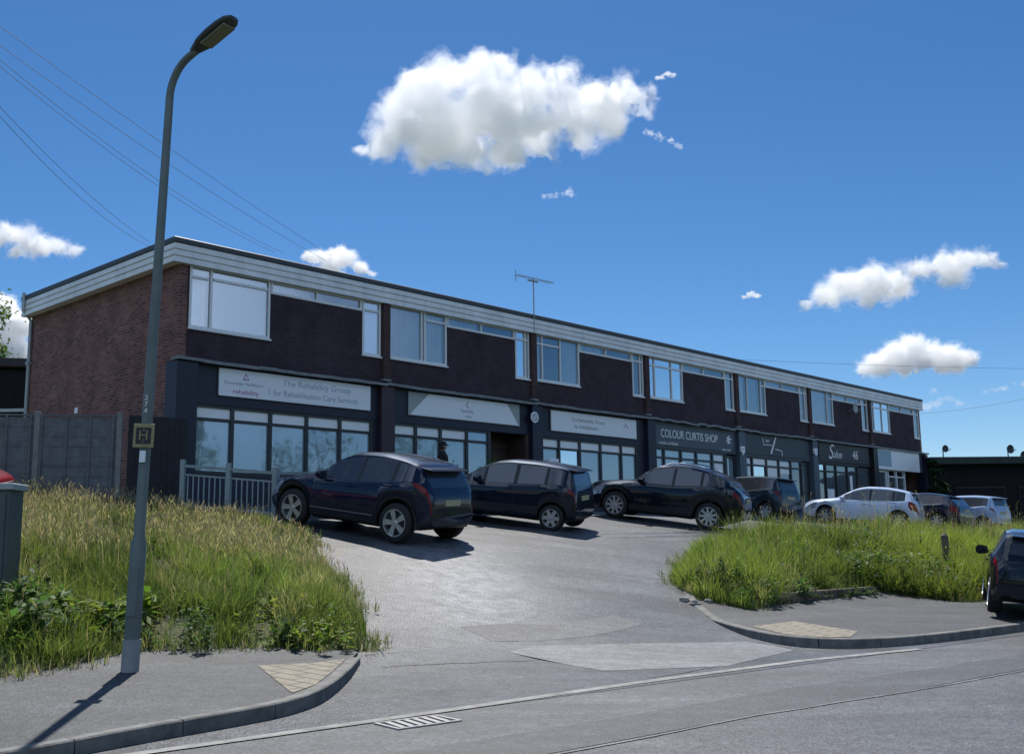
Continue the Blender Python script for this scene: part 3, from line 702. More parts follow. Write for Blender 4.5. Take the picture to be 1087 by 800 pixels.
mb = MB(); mb.box(-2.42, 2.42, -.12, 0, -.5, .48); mb.build('board', 'sign_white', s, bevel=.01)
mb = MB(); mb.box(-2.38, -.95, -.126, -.121, -.35, .4); mb.build('panel', mat('sign_blue', (.3,.42,.5), .5), s)
text('lettering', 'H I J', .3, 'letter_grey', s, (-1.7,-.128,.2), RX)

# small fittings on the front
def lens(name, x, z, label, r=.14):
    s = signroot(name, x, z, label, y=-.27); mb = MB(); mb.lathe([(0.001,-.03),(r,-.03),(r,0.0),(.001,0.0)], 24); mb.build('disc', 'sign_white', s)
    mb = MB(); mb.lathe([(r*.4,-.035),(r*.75,-.035),(r*.75,-.031),(r*.4,-.031)], 24); mb.tube([(-r*.5,-.036,r*.5),(r*.5,-.036,-r*.5)], .014, 5); mb.build('symbol', 'letter_grey', s)
lens('round_sign', 11.9, 2.89, 'small round white sign on the dark pilaster beside the brown doorway', .17)
def alarm(x, z, label):
    s = signroot('alarm_box', x, z, label, 'alarm box', -.27); mb = MB(); mb.prism([(-.13,-.02),(0,-.17),(.13,-.02),(.13,.17),(-.13,.17)], -.09, 0); mb.build('case', 'sign_white', s, bevel=.01)
    mb = MB(); mb.box(-.06,.06,-.1,-.091,.02,.1); mb.build('lamp', 'letter_grey', s)
alarm(23.95, 2.5, 'white alarm box on the pilaster after the capital letter sign')
alarm(29.93, 2.75, 'white alarm box on the pilaster before the black sign')
# satellite dish on the upper wall, aerial on the roof
s = empty('satellite_dish', bpt(34.0,-.02,5.0), BRZ, 'pale satellite dish on the upper brick wall beside the sixth flat', 'satellite dish')
mb = MB(); mb.lathe([(.001,.05),(.12,.035),(.2,.005),(.235,-.02),(.235,-.03),(.2,-.005),(.12,.025),(.001,.04)], 20, c=(0,-.32,0)); mb.build('dish', 'sign_grey', s, smooth=True)
mb = MB(); mb.tube([(0,0,-.1),(0,-.14,-.06),(0,-.27,0)], .018); mb.tube([(0,-.3,-.22),(0,-.55,-.1),(0,-.6,-.02)], .012); mb.build('arm', 'galv', s)
s = empty('tv_aerial', bpt(12.1,.1,6.1), BRZ, 'thin television aerial on a tall mast above the white fascia', 'aerial')
mb = MB(); mb.tube([(0,-.25,-.5),(0,-.25,1.12)], .022, 6); mb.build('mast', 'galv', s)
mb = MB(); mb.tube([(-.82,-.25,1.2),(.95,-.25,1.24)], .014, 6); mb.tube([(0,-.25,1.12),(0,-.25,1.22)], .03, 6); mb.tube([(-.25,-.25,1.13),(.2,-.25,1.14)], .03, 6); mb.build('boom', 'galv', s)
mb = MB()
for q in range(12): x = -.75+q*.145; mb.tube([(x,-.42,1.2+.003*q),(x,-.08,1.2+.003*q)], .006, 5)
mb.tube([(-.82,-.25,1.0),(-.82,-.25,1.36)], .014, 5); mb.build('elements', 'galv', s)
# ------------------------------------------------------------------ cars
def interp_s(pts, u):
    """monotone smooth interpolation of control points"""
    xs = [p[0] for p in pts]; ys = [p[1] for p in pts]
    if u <= xs[0]: return ys[0]
    if u >= xs[-1]: return ys[-1]
    d = [(ys[i+1]-ys[i])/(xs[i+1]-xs[i]) for i in range(len(xs)-1)]
    t = [d[0]]+[0 if d[i-1]*d[i] <= 0 else 2*d[i-1]*d[i]/(d[i-1]+d[i]) for i in range(1, len(d))]+[d[-1]]
    for i in range(len(d)):
        if u <= xs[i+1]:
            h = xs[i+1]-xs[i]; s = (u-xs[i])/h
            return (2*s**3-3*s*s+1)*ys[i]+(s**3-2*s*s+s)*h*t[i]+(-2*s**3+3*s*s)*ys[i+1]+(s**3-s*s)*h*t[i+1]

def wheel(parent, x, y, r, side, spokes, style):
    w = empty('wheel', (x, y, r)); w.parent = parent
    W = .215; k = r/.34
    mb = MB(); mb.lathe([(r*.66,-W/2),(r*.9,-W/2),(r*.975,-W/2+.02),(r,-W/2+.05),(r,W/2-.05),(r*.975,W/2-.02),(r*.9,W/2),(r*.66,W/2)], 36)
    mb.build('tyre', 'tyre', w, smooth=True)
    mb = MB(); o = side
    mb.lathe([(r*.70,o*.10),(r*.69,o*.112),(r*.65,o*.112),(r*.62,o*.08),(r*.60,-o*.08)], 36, mi=0)
    mb.lathe([(.001,o*.05),(r*.62,o*.03)], 24, mi=1)
    for q in range(spokes):
        t = 2*math.pi*q/spokes
        for dt, wd in ((( -.13, .05),(.13,.05)) if style == 'twin' else ((0,.09 if spokes < 7 else .05),)):
            a0, a1 = t+dt*.4, t+dt
            p0 = Vector((math.cos(a0)*r*.1, o*.092, math.sin(a0)*r*.1)); p1 = Vector((math.cos(a1)*r*.66, o*.098, math.sin(a1)*r*.66))
            d = (p1-p0).normalized(); n_ = Vector((-d.z,0,d.x))*wd*k*.5
            mb.add([p0-n_*1.2,p0+n_*1.2,p1+n_,p1-n_]+[v-Vector((0,o*.035,0)) for v in (p0-n_*1.2,p0+n_*1.2,p1+n_,p1-n_)], [(0,1,2,3),(0,4,5,1),(1,5,6,2),(2,6,7,3),(3,7,4,0)], 0)
    mb.lathe([(.001,o*.105),(r*.12,o*.105),(r*.17,o*.085),(r*.18,o*.05)], 18, mi=0)
    mb.build('rim', ['alloy','alloy_dark'], w, smooth=True)
    return w

def car(name, label, cat, s, x, y, heading, group=None, gfun=gz, tilt=True, plate=None):
    """heading: angle of the nose measured counter-clockwise from world +X"""
    L, W, H, wb, fo, wr = s['L'], s['W'], s['H'], s['wb'], s['fo'], s['wr']
    hw = W/2
    root = empty(name, (0,0,0), 0, label, cat, group)
    c, sn = math.cos(heading), math.sin(heading)
    fwd = Vector((c, sn)); lf = Vector((-sn, c))
    P = Vector((x, y))
    def zz(p): return gfun(p.x, p.y)
    zf_ = (zz(P+fwd*wb/2)); zr = zz(P-fwd*wb/2); zl = zz(P+lf*.75); zrt = zz(P-lf*.75)
    X = Vector((fwd.x, fwd.y, (zf_-zr)/wb)).normalized(); Yv = Vector((lf.x, lf.y, (zl-zrt)/1.5)); Z = X.cross(Yv).normalized(); Yv = Z.cross(X)
    mtx = Matrix.Identity(4)
    for i in range(3): mtx[i][0], mtx[i][1], mtx[i][2] = X[i], Yv[i], Z[i]
    mtx.translation = Vector((x, y, (zf_+zr)/2+.008))
    root.matrix_world = mtx
    ux = lambda u: fo+wb/2-u
    uw = (fo, fo+wb); ra = wr*1.13
    clr = s.get('clr', .2)
    paintm = s['paint']; clad = s.get('clad', False)
    def bot(u):
        b = clr+.0
        if u < .35: b = clr+.10*(1-u/.35)**2
        if u > L-.4: b = clr+.14*(1-(L-u)/.4)**2
        for q in uw:
            d = abs(u-q)
            if d < ra: b = max(b, wr+math.sqrt(ra*ra-d*d)*1.0)
        return b
    def top(u): return interp_s(s['top'], u)
    def belt(u): return min(interp_s(s['belt'], u), top(u)-.015)
    def half(u):
        w = hw
        e = s.get('noser', .75)
        if u < e: w *= 1-s.get('nosec',.20)*((e-u)/e)**2.4
        e = s.get('tailr', .6)
        if u > L-e: w *= 1-s.get('tailc',.14)*((u-L+e)/e)**2.6
        return w
    Hb = s['Hbelt']
    def sect(u):
        b, bl, t, w = bot(u), belt(u), top(u), half(u)
        q = max(0, min(1, (t-bl)/(H-Hb))); h = t-bl; rw = s.get('roofw', .66)*hw
        wcs = w
        ss = .06 if b < clr+.2 else .03
        y7 = (1-q)*.88*w+q*rw*1.02; y8 = (1-q)*.74*w+q*rw*.82
        hb = bl-b
        pts = [(0,b),(w*.86,b),(w*.965,b+ss),(w*.985,b+ss+.06),(w*1.0,b+max(.12,.40*hb)),(w*1.0,b+max(.14,.62*hb)),(w*.985,b+max(.16,.86*hb)),(w*.955,bl-.012),(w*.935,bl+.004),
               (y7, bl+h*(.80 if q > .3 else .55)),(y7*.965, bl+h*.88),(y8, bl+h*.965),(y8*.55,t-.004),(0,t)]
        return pts
    NPT = 14
    us = set([0,.02,.05,.09,L,L-.015,L-.04,L-.08])
    k = 0.0
    while k < L: us.add(round(k,3)); k += .06
    for q in uw:
        for j in range(-12,13): us.add(round(q+ra*math.sin(j/12*math.pi/2),3))
    for q in s['marks']: us.add(q)
    us = sorted(u for u in us if 0 <= u <= L)
    us = [u for i,u in enumerate(us) if i == 0 or u-us[i-1] > .004]
    wb0, wt, rt, rb = s['ws_base'], s['ws_top'], s['rw_top'], s['rw_base']
    G = {}
    def put(key, vs): G.setdefault(key, []).append(vs)
    S = [sect(u) for u in us]
    def inwin(u):
        for i, (a, b) in enumerate(s['win']):
            if a <= u <= b: return i
        return None
    for i in range(len(us)-1):
        um = (us[i]+us[i+1])/2
        for j in range(NPT-1):
            for sd in (1,-1):
                vs = [(ux(us[i]),sd*S[i][j][0],S[i][j][1]),(ux(us[i+1]),sd*S[i+1][j][0],S[i+1][j][1]),(ux(us[i+1]),sd*S[i+1][j+1][0],S[i+1][j+1][1]),(ux(us[i]),sd*S[i][j+1][0],S[i][j+1][1])]
                if sd < 0: vs = vs[::-1]
                key = 'body'
                if j == 0: key = 'under'
                elif j in (1,) or (j == 2 and clad) : key = 'clad'
                elif clad and j == 3 and any(abs(um-q) < ra*.98 for q in uw): key = 'body'
                elif j == 8:
                    wi = inwin(um)
                    if wi is not None: key = 'win%d_%d' % (wi, sd)
                    elif s['win'][0][0] < um < s['win'][-1][1]: key = 'pillar%d_%d' % (sum(um > w_[1] for w_ in s['win']), sd)
                elif j in (11,12) and wb0 < um < wt: key = 'windscreen'
                elif j in (11,12) and rt < um < rb: key = 'rear_window'
                elif j == 10 and (rt < um < rb) and s.get('wrap'): key = 'rear_window'
                if key == 'body':
                    if j in s.get('tl_j',(5,6)) and um > L-s.get('tl_len',.34): key = 'tail%d' % sd
                    elif j in (5,6) and um < s.get('hl_len',.5) and um > .03: key = 'head%d' % sd
                    elif um > L-.05 and j in s.get('tl_j',(5,6)): key = 'tail%d' % sd
                put(key, vs)
    # close nose and tail
    for idx, rev in ((0,False),(len(us)-1,True)):
        ring = [(ux(us[idx]), y_, z_) for y_, z_ in S[idx]]+[(ux(us[idx]), -y_, z_) for y_, z_ in S[idx][::-1][1:-1]]
        put('body', ring if rev else ring[::-1])
    def mesh(name, keys, m, parent=root, label=None):
        mb = MB(); 
        for key in keys:
            for vs in G.get(key, []): mb.add(vs, [tuple(range(len(vs)))])
        if not mb.v: return None
        me_o = mb.build(name, m, parent, fixn=False)
        bm = bmesh.new(); bm.from_mesh(me_o.data); bmesh.ops.remove_doubles(bm, verts=bm.verts, dist=.0008)
        bmesh.ops.dissolve_degenerate(bm, dist=.0005, edges=bm.edges)
        bmesh.ops.recalc_face_normals(bm, faces=bm.faces)
        for f in bm.faces: f.smooth = True
        for e_ in bm.edges:
            if len(e_.link_faces) == 2 and e_.calc_face_angle(0) > R(32): e_.smooth = False
        bm.to_mesh(me_o.data); bm.free()
        if label: me_o['label'] = label
        return me_o
    # body faces share one mesh; order of normals fixed by outward winding above
    mesh('body', ['body'], paintm); mesh('underbody', ['under'], 'clad'); mesh('sill_trim', ['clad'], 'clad'); [mesh('window_pillar', ['pillar%d_%d' % (q, sd)], 'clad') for q in range(1, len(s['win'])) for sd in (1,-1)]
    mesh('windscreen', ['windscreen'], 'carglass'); mesh('rear_window', ['rear_window'], 'carglass')
    for wi in range(len(s['win'])):
        for sd in (1,-1): mesh('side_window', ['win%d_%d' % (wi, sd)], 'carglass')
    for sd in (1,-1):
        mesh('tail_light', ['tail%d' % sd], 'taillight'); mesh('headlight', ['head%d' % sd], 'headlight')
    # dark wheel housings
    for q in uw:
        mb = MB(); mb.lathe([(ra*1.03,-hw*.93),(ra*1.03,hw*.93)], 24, c=(ux(q),0,wr))
        mb.v = [(v[0],v[1],max(v[2],clr+.03)) for v in mb.v]; mb.build('wheel_housing', 'alloy_dark', root, fixn=False)
    for q in uw:
        for sd in (1,-1): wheel(root, ux(q), sd*(half(q)-.125), wr, sd, s['spokes'], s.get('wstyle',''))
    # shut lines, sill line, handles, mirrors
    for sd in (1,-1):
        mb = MB()
        for q in s['doors']:
            a, b = sect(q-.004), sect(q+.004)
            for j in range(2, 8):
                o_ = .0022
                mb.quad((ux(q-.004),sd*(a[j][0]+o_),a[j][1]),(ux(q+.004),sd*(b[j][0]+o_),b[j][1]),(ux(q+.004),sd*(b[j+1][0]+o_),b[j+1][1]),(ux(q-.004),sd*(a[j+1][0]+o_),a[j+1][1]))
        mb.build('door_gap', 'clad', root)
        for q in s['handles']:
            t_ = sect(q); yy = t_[6][0]; zz_ = t_[6][1]+.0
            mb = MB(); mb.box(ux(q)-.10, ux(q)+.10, sd*yy-.012, sd*yy+.024, zz_-.014, zz_+.014); mb.build('door_handle', s.get('handle_m', paintm), root, bevel=.008)
        um = s['mirror']; zb = belt(um)
        mb = MB(); prof = [(.0,.0),(.05,-.03),(.16,-.05),(.22,-.02),(.23,.07),(.18,.12),(.04,.11)]
        yb = half(um)*.93
        vs = []
        for dx, sc_ in ((-.05,1.),(.03,.92),(.10,.6)):
            cy = .13; cz = .035
            vs += [(ux(um)+dx, sd*(yb+cy+(a-cy)*sc_), zb+.03+cz+(b-cz)*sc_) for a, b in prof]
        n = len(prof); fs = [(i*n+k_, i*n+(k_+1)%n, (i+1)*n+(k_+1)%n, (i+1)*n+k_) for i in range(2) for k_ in range(n)]+[tuple(range(n)), tuple(range(2*n,3*n))]
        mb.add(vs, fs); mb.build('door_mirror', s.get('mirror_m', paintm), root, smooth=True)
        if s.get('rails'):
            r0, r1 = s['rails']; pts = []
            for q_ in range(9):
                u = r0+(r1-r0)*q_/8; t_ = sect(u); pts.append((ux(u), sd*t_[11][0]*1.04, t_[11][1]+(.05 if 0 < q_ < 8 else .0)))
            mb = MB(); mb.tube(pts, .016, 6); mb.build('roof_rail', s.get('rail_m','clad'), root, smooth=True)
    # chrome waist line, bumper, plates, exhausts
    if s.get('sidetrim'):
        for sd in (1,-1):
            mb = MB(); us_ = [u for u in us if fo+wr+.1 < u < fo+wb-wr-.1]
            for a, b in zip(us_[:-1], us_[1:]):
                A_, B_ = sect(a), sect(b); z0_ = clr+.20
                mb.quad((ux(a),sd*(A_[4][0]+.004),z0_),(ux(b),sd*(B_[4][0]+.004),z0_),(ux(b),sd*(B_[4][0]+.006),z0_+.025),(ux(a),sd*(A_[4][0]+.006),z0_+.025))
            mb.build('side_trim', 'trim_grey', root)
    zp = s.get('plate_z', .75); up = L
    # find rear surface x at the plate height
    for u in us[::-1]:
        if top(u) >= zp+.06: up = u; break
    mb = MB(); mb.box(ux(up)-.035, ux(up)+.02, -.26, .26, zp-.056, zp+.056); mb.build('number_plate', 'plate_yellow', root)
    mb = MB(); mb.box(ux(0)-.02, ux(0)+.012, -.26, .26, .42, .53); mb.build('number_plate', 'plate_white', root)
    mb = MB(); mb.box(ux(L)+.01, ux(L-.3), -hw*.62, hw*.62, clr+.10, clr+.22); mb.build('rear_diffuser', 'clad', root, bevel=.02)
    if s.get('spoiler'):
        u0 = s['spoiler']; t_ = sect(u0); zt = t_[13][1]
        mb = MB(); mb.prism([(ux(u0)+.02, zt-.02),(ux(u0+.26), zt-.055),(ux(u0+.27), zt-.075),(ux(u0), zt-.07)], -t_[11][0]*1.05, t_[11][0]*1.05); mb.build('spoiler', s.get('spoiler_m', paintm), root, bevel=.008)
    mb = MB(); mb.box(ux(.0)-.03, ux(.0)+.008, -hw*.5, hw*.5, .58, .72); mb.build('grille', 'clad', root)
    return root

navy = paint('paint_navy', (.004,.007,.024)); blackp = paint('paint_black', (.003,.004,.009)); darkgreen = paint('paint_graphite', (.005,.009,.017))
whitep = paint('paint_white', (.74,.76,.78)); blue_white = paint('paint_silver_blue', (.45,.52,.62)); redp = paint('paint_red', (.35,.012,.015)); teal = paint('paint_dark_teal', (.014,.026,.036))
SUV = dict(L=4.73, W=1.98, H=1.64, wb=2.87, fo=.88, wr=.375, clr=.25, Hbelt=1.06, roofw=.68, paint=navy, clad=True,
    top=[(0,.62),(.06,.86),(.3,.96),(.9,1.05),(1.42,1.12),(1.75,1.34),(2.15,1.55),(2.5,1.625),(3.0,1.64),(3.5,1.60),(3.95,1.52),(4.15,1.44),(4.4,1.21),(4.55,1.06),(4.66,.95),(4.7,.86),(4.73,.62)],
    belt=[(0,.6),(.4,.86),(1.0,.98),(1.6,1.03),(2.6,1.06),(3.4,1.10),(4.1,1.17),(4.5,1.08),(4.73,.7)],
    ws_base=1.46, ws_top=2.28, rw_top=4.12, rw_base=4.52, win=[(1.72,2.62),(2.70,3.52),(3.60,4.02)], marks=[1.46,2.28,4.12,4.52,1.72,2.62,2.7,3.52,3.6,4.02],
    doors=[1.52,2.66,3.62], handles=[2.5,3.5], mirror=1.72, spokes=5, wstyle='twin', rails=None, sidetrim=True, plate_z=.8, spoiler=4.08, tl_len=.34, tl_j=(6,), tailr=.95, tailc=.27, nosec=.27)
HATCH = dict(L=3.92, W=1.70, H=1.53, wb=2.50, fo=.80, wr=.30, clr=.2, Hbelt=.98, roofw=.70, paint=darkgreen,
    top=[(0,.58),(.06,.78),(.3,.88),(.7,.97),(.95,1.03),(1.4,1.30),(1.85,1.48),(2.2,1.525),(2.7,1.53),(3.2,1.50),(3.55,1.45),(3.66,1.38),(3.80,1.08),(3.86,.95),(3.9,.80),(3.92,.6)],
    belt=[(0,.56),(.3,.80),(.8,.91),(1.5,.95),(2.6,1.0),(3.4,1.06),(3.8,.96),(3.92,.7)],
    ws_base=.98, ws_top=1.88, rw_top=3.58, rw_base=3.80, win=[(1.2,1.52),(1.60,2.30),(2.40,3.06),(3.14,3.52)], marks=[.98,1.88,3.58,3.8,1.2,1.52,1.6,2.3,2.4,3.06,3.14,3.52],
    doors=[1.30,2.35,3.14], handles=[2.2,3.05], mirror=1.45, spokes=6, wstyle='', plate_z=.78, spoiler=3.5, tl_len=.2, tl_j=(6,), nosec=.22, tailr=.6, tailc=.19)
COUPE = dict(L=4.55, W=1.87, H=1.62, wb=2.72, fo=.90, wr=.355, clr=.22, Hbelt=1.05, roofw=.68, paint=blackp, clad=True,
    top=[(0,.62),(.06,.84),(.3,.94),(.9,1.03),(1.35,1.10),(1.7,1.34),(2.1,1.55),(2.45,1.61),(2.85,1.62),(3.3,1.57),(3.8,1.44),(4.1,1.29),(4.3,1.13),(4.42,1.05),(4.5,.92),(4.53,.84),(4.55,.62)],
    belt=[(0,.6),(.4,.84),(1.0,.96),(1.6,1.02),(2.6,1.05),(3.4,1.12),(3.9,1.16),(4.3,1.05),(4.55,.7)],
    ws_base=1.38, ws_top=2.2, rw_top=3.6, rw_base=4.28, win=[(1.66,2.5),(2.58,3.3),(3.38,3.7)], marks=[1.38,2.2,3.6,4.28,1.66,2.5,2.58,3.3,3.38,3.7],
    doors=[1.5,2.54,3.45], handles=[2.4,3.35], mirror=1.66, spokes=9, rails=(2.2,3.6), rail_m='chrome', plate_z=.8, tl_len=.3, tl_j=(6,), tailr=.9, tailc=.25, nosec=.26)
ESTATE = dict(L=4.35, W=1.80, H=1.47, wb=2.64, fo=.86, wr=.32, clr=.19, Hbelt=.95, roofw=.69, paint=whitep,
    top=[(0,.55),(.06,.72),(.3,.83),(.8,.91),(1.2,.98),(1.6,1.2),(2.05,1.40),(2.4,1.46),(2.9,1.47),(3.4,1.43),(3.8,1.35),(3.93,1.28),(4.15,1.05),(4.26,.92),(4.33,.78),(4.35,.58)],
    belt=[(0,.53),(.4,.76),(1.0,.87),(1.6,.92),(2.6,.95),(3.4,.99),(3.9,1.02),(4.2,.93),(4.35,.65)],
    ws_base=1.22, ws_top=2.15, rw_top=3.82, rw_base=4.15, win=[(1.5,2.42),(2.50,3.25),(3.32,3.7)], marks=[1.22,2.15,3.82,4.15,1.5,2.42,2.5,3.25,3.32,3.7],
    doors=[1.4,2.46,3.4], handles=[2.3,3.3], mirror=1.5, spokes=7, plate_z=.75, spoiler=3.75, tl_len=.36, mirror_m=whitep)
def stretch(s, k):
    d = dict(s)
    for q in ('L','wb','fo','ws_base','ws_top','rw_top','rw_base','mirror'): d[q] = s[q]*k
    for q in ('top','belt'): d[q] = [(u*k, z) for u, z in s[q]]
    for q in ('marks','doors','handles'): d[q] = [u*k for u in s[q]]
    d['win'] = [(u*k, v*k) for u, v in s['win']]
    if s.get('rails'): d['rails'] = tuple(u*k for u in s['rails'])
    if s.get('spoiler'): d['spoiler'] = s['spoiler']*k
    return d
def short_tail(s, f):
    d = dict(s); u0 = s['fo']+s['wb']+.25; g = lambda u: u if u < u0 else u0+(u-u0)*f
    for q in ('L','rw_top','rw_base'): d[q] = g(s[q])
    for q in ('top','belt'): d[q] = [(g(u), z) for u, z in s[q]]
    for q in ('marks','doors','handles'): d[q] = [g(u) for u in s[q]]
    d['win'] = [(g(u), g(v)) for u, v in s['win']]
    if s.get('spoiler'): d['spoiler'] = g(s['spoiler'])
    return d
SUV = short_tail(stretch(SUV, .885), .66); COUPE = stretch(COUPE, .935); HATCH = short_tail(HATCH, .75); ESTATE_S = short_tail(stretch(ESTATE, .95), .75)
def variant(base, **kw): d = dict(base); d.update(kw); return d
G1 = 'cars parked nose-in on the forecourt'
def from_rear(px, py_Y, theta, s):
    """centre of a car whose near-side rear wheel stands at (x, Y) and which points theta degrees left of straight ahead"""
    h = R(90+theta); k = s['W']/2-.12; px += k*math.cos(R(theta)); py_Y += k*math.sin(R(theta))
    return (px+math.cos(h)*s['wb']/2, py_Y+math.sin(h)*s['wb']/2, h)
x, y, h = from_rear(-2.22, 20.1, 60, SUV)
car('parked_car', 'large navy SUV with silver twin-spoke wheels, parked first by the tall grass', 'car', SUV, x, y, h, G1)
x, y, h = from_rear(.86, 24.4, 68, HATCH)
car('parked_car', 'dark tall hatchback with a red tail light, parked between the two dark SUVs', 'car', HATCH, x, y, h, G1)
x, y, h = from_rear(5.08, 28.0, 69, COUPE)
car('parked_car', 'black sloping-roofed SUV with silver roof rails, before the capital letter sign', 'car', COUPE, x, y, h, G1)
s4 = variant(HATCH, paint=teal)
car('parked_car', 'dark teal hatchback half hidden behind the black sloping-roofed SUV', 'car', s4, 8.0, 37.0, R(90+47), G1)
x, y, h = from_rear(13.5, 37.6, 62, ESTATE_S)
car('parked_car', 'white hatchback with dark windows, parked side-on behind the long grass', 'car', ESTATE_S, x, y, h, G1)
s6 = variant(SUV, paint=blackp, L=4.73, H=1.64)
car('parked_car', 'dark car just behind the tail of the white hatchback', 'car', variant(ESTATE, paint=navy, mirror_m=navy), 16.2, 43.5, R(90+47), G1)
car('parked_car', 'small silver-blue hatchback farthest along the forecourt, by the dark garages', 'car', variant(HATCH, paint=blue_white, H=1.53), 19.3, 46.0, R(90+40), G1)
car('parked_car', 'black hatchback seen from behind, parked half on the pavement at the kerb', 'car', variant(HATCH, H=1.43, top=[(u, z*.935) for u, z in HATCH['top']], belt=[(u, z*.95) for u, z in HATCH['belt']], Hbelt=.93, paint=blackp, mirror_m=blackp, W=1.76, tailc=.12, tailr=.45, tl_len=.16), 9.17, 19.0, R(90-22), None, gfun=lambda X,Y: max(pz(X,Y) if dpath(X,Y,RK) > .1 and mn(X,Y)[1] > .4 else 0, .0))
car('parked_car', 'red car only partly in view behind the grey street cabinet', 'car', variant(HATCH, paint=redp, mirror_m=redp), -10.75, 17.9, R(8), None)
# ------------------------------------------------------------------ street furniture
lx, ly = -3.93, 11.1
lz = pz(lx, ly); LEAN = R(1.7)
lamp = empty('street_lamp', (lx, ly, lz), 0, 'tall slim grey street lamp with curved neck and flat lantern, by the grass', 'street lamp')
lamp.rotation_euler = (0, LEAN, 0)
mb = MB(); mb.lathe([(.089,-.2),(.089,.32),(.001,.32)], 20, 'Z'); mb.build('base', 'column_base', lamp, smooth=True)
mb = MB(); mb.lathe([(.080,.3205),(.080,1.28),(.057,1.36),(.054,3.0),(.043,6.1),(.0425,6.18)], 20, 'Z'); mb.build('column', 'column', lamp, smooth=True)
mb = MB(); mb.box(-.045,.045,-.092,-.075,.55,1.05); d_ = mb.build('access_door', 'column', lamp, bevel=.004)
hd = Vector((.74,-.52,0)).normalized()    # the neck leans out over the road
pts = [(0,0,6.14)]
for q in range(1, 9):
    t = q/8; a = t*R(72); r = .42
    pts.append((hd.x*r*(1-math.cos(a)), hd.y*r*(1-math.cos(a)), 6.16+r*math.sin(a)))
e1 = Vector(pts[-1]); dn = Vector((hd.x*math.sin(R(72)), hd.y*math.sin(R(72)), math.cos(R(72))))
pts.append(tuple(e1+dn*.14))
mb = MB(); mb.tube(pts, [.042]*len(pts), 12); mb.build('neck', 'column', lamp, smooth=True)
ls = e1+dn*.08
hx = dn.normalized(); hy = Vector((-hd.y, hd.x, 0)); hz = hx.cross(hy)
if hz.z < 0: hz = -hz
T = Matrix.Identity(4)
for i in range(3): T[i][0], T[i][1], T[i][2] = hx[i], hy[i], hz[i]
T.translation = ls
mb = MB()
outl = [(0,.045,.05),(.05,.06,.055),(.16,.098,.065),(.32,.115,.07),(.5,.115,.065),(.62,.10,.05),(.68,.06,.03)]
vs = []; n = 10
for (a, w, hh) in outl:
    for k in range(n):
        t = 2*math.pi*k/n; yy = w*math.copysign(abs(math.cos(t))**.6, math.cos(t)); zz_ = math.sin(t); zz_ = zz_*hh if zz_ > 0 else zz_*.03
        vs.append(T @ Vector((a, yy, zz_+.01)))
N_ = len(outl)
mb.add(vs, [(i*n+k, i*n+(k+1)%n, (i+1)*n+(k+1)%n, (i+1)*n+k) for i in range(N_-1) for k in range(n)]+[tuple(range(n)), tuple((N_-1)*n+k for k in range(n))])
lan = mb.build('lantern', 'lantern', lamp, smooth=True)
mb = MB(); mb.box(.2,.6,-.08,.08,-.045,-.022, T=T); mb.build('lens', 'lens', lan, bevel=.01)
mb = MB(); mb.lathe([(.035,.07),(.035,.13),(.001,.135)], 12, 'Z'); mb.v = [tuple(T @ Vector((v[0]+.3,v[1],v[2]))) for v in mb.v]; mb.build('photocell', 'lantern', lan)
mb = MB(); mb.box(-.03,.03,-.075,-.062,2.12,2.24); mb.build('sticker', 'sign_white', lamp)
zs_ = at(157,463,ly).z-lz
for i, ch in enumerate('274'):
    text('number', ch, .075, 'letter_white', lamp, (0,-.069,zs_+.40-i*.068), (R(90),0,0))
hs = empty('hydrant_sign', (lx+zs_*math.sin(LEAN), ly-.068, lz+zs_), 0, 'small square yellow-edged black plate with a letter, strapped to the street lamp', 'sign')
hs.rotation_euler = (0, LEAN, 0)
mb = MB(); mb.box(-.11,.11,-.012,0,-.125,.125); mb.build('plate', 'yellow', hs, bevel=.006)
mb = MB(); mb.box(-.078,.078,-.0165,-.0125,-.085,.085); mb.build('panel', 'blackplate', hs)
text('lettering', 'H', .15, 'yellow', hs, (0,-.018,0), (R(90),0,0), ext=.001); text('lettering', '4', .05, 'yellow', hs, (.0,-.018,.055), (R(90),0,0), ext=.001); text('lettering', '2', .05, 'yellow', hs, (.0,-.018,-.055), (R(90),0,0), ext=.001)
mb = MB(); mb.lathe([(.066,-.012),(.066,.012)], 16, 'Z', c=(0,.068,.0)); mb.build('strap', 'galv', hs)

# street cabinet at the left edge
cx, cy = -5.92, 12.55; cz = LZ(-5.9, 12.7)
cab = empty('street_cabinet', (cx, cy, cz), R(6), 'grey-green steel street cabinet with a pale flat lid, standing in the weeds', 'cabinet')
hc = at(30, 516, 12.55).z-cz
mb = MB(); mb.box(-1.25,.05,-.2,.25,-.3,hc-.05); mb.build('body', 'cabinet', cab, bevel=.012)
mb = MB(); mb.box(-1.28,.09,-.24,.29,hc-.049,hc+.03); mb.build('lid', 'cabinet_top', cab, bevel=.012)
for a, b in ((-1.2,-.61),(-.59,.01)):
    mb = MB(); mb.box(a,b,-.218,-.201,.05,hc-.1); d_ = mb.build('door', 'cabinet', cab, bevel=.005)
    mb = MB(); mb.box(b-.08,b-.05,-.235,-.219,.5,.62); mb.build('handle', 'clad', d_)

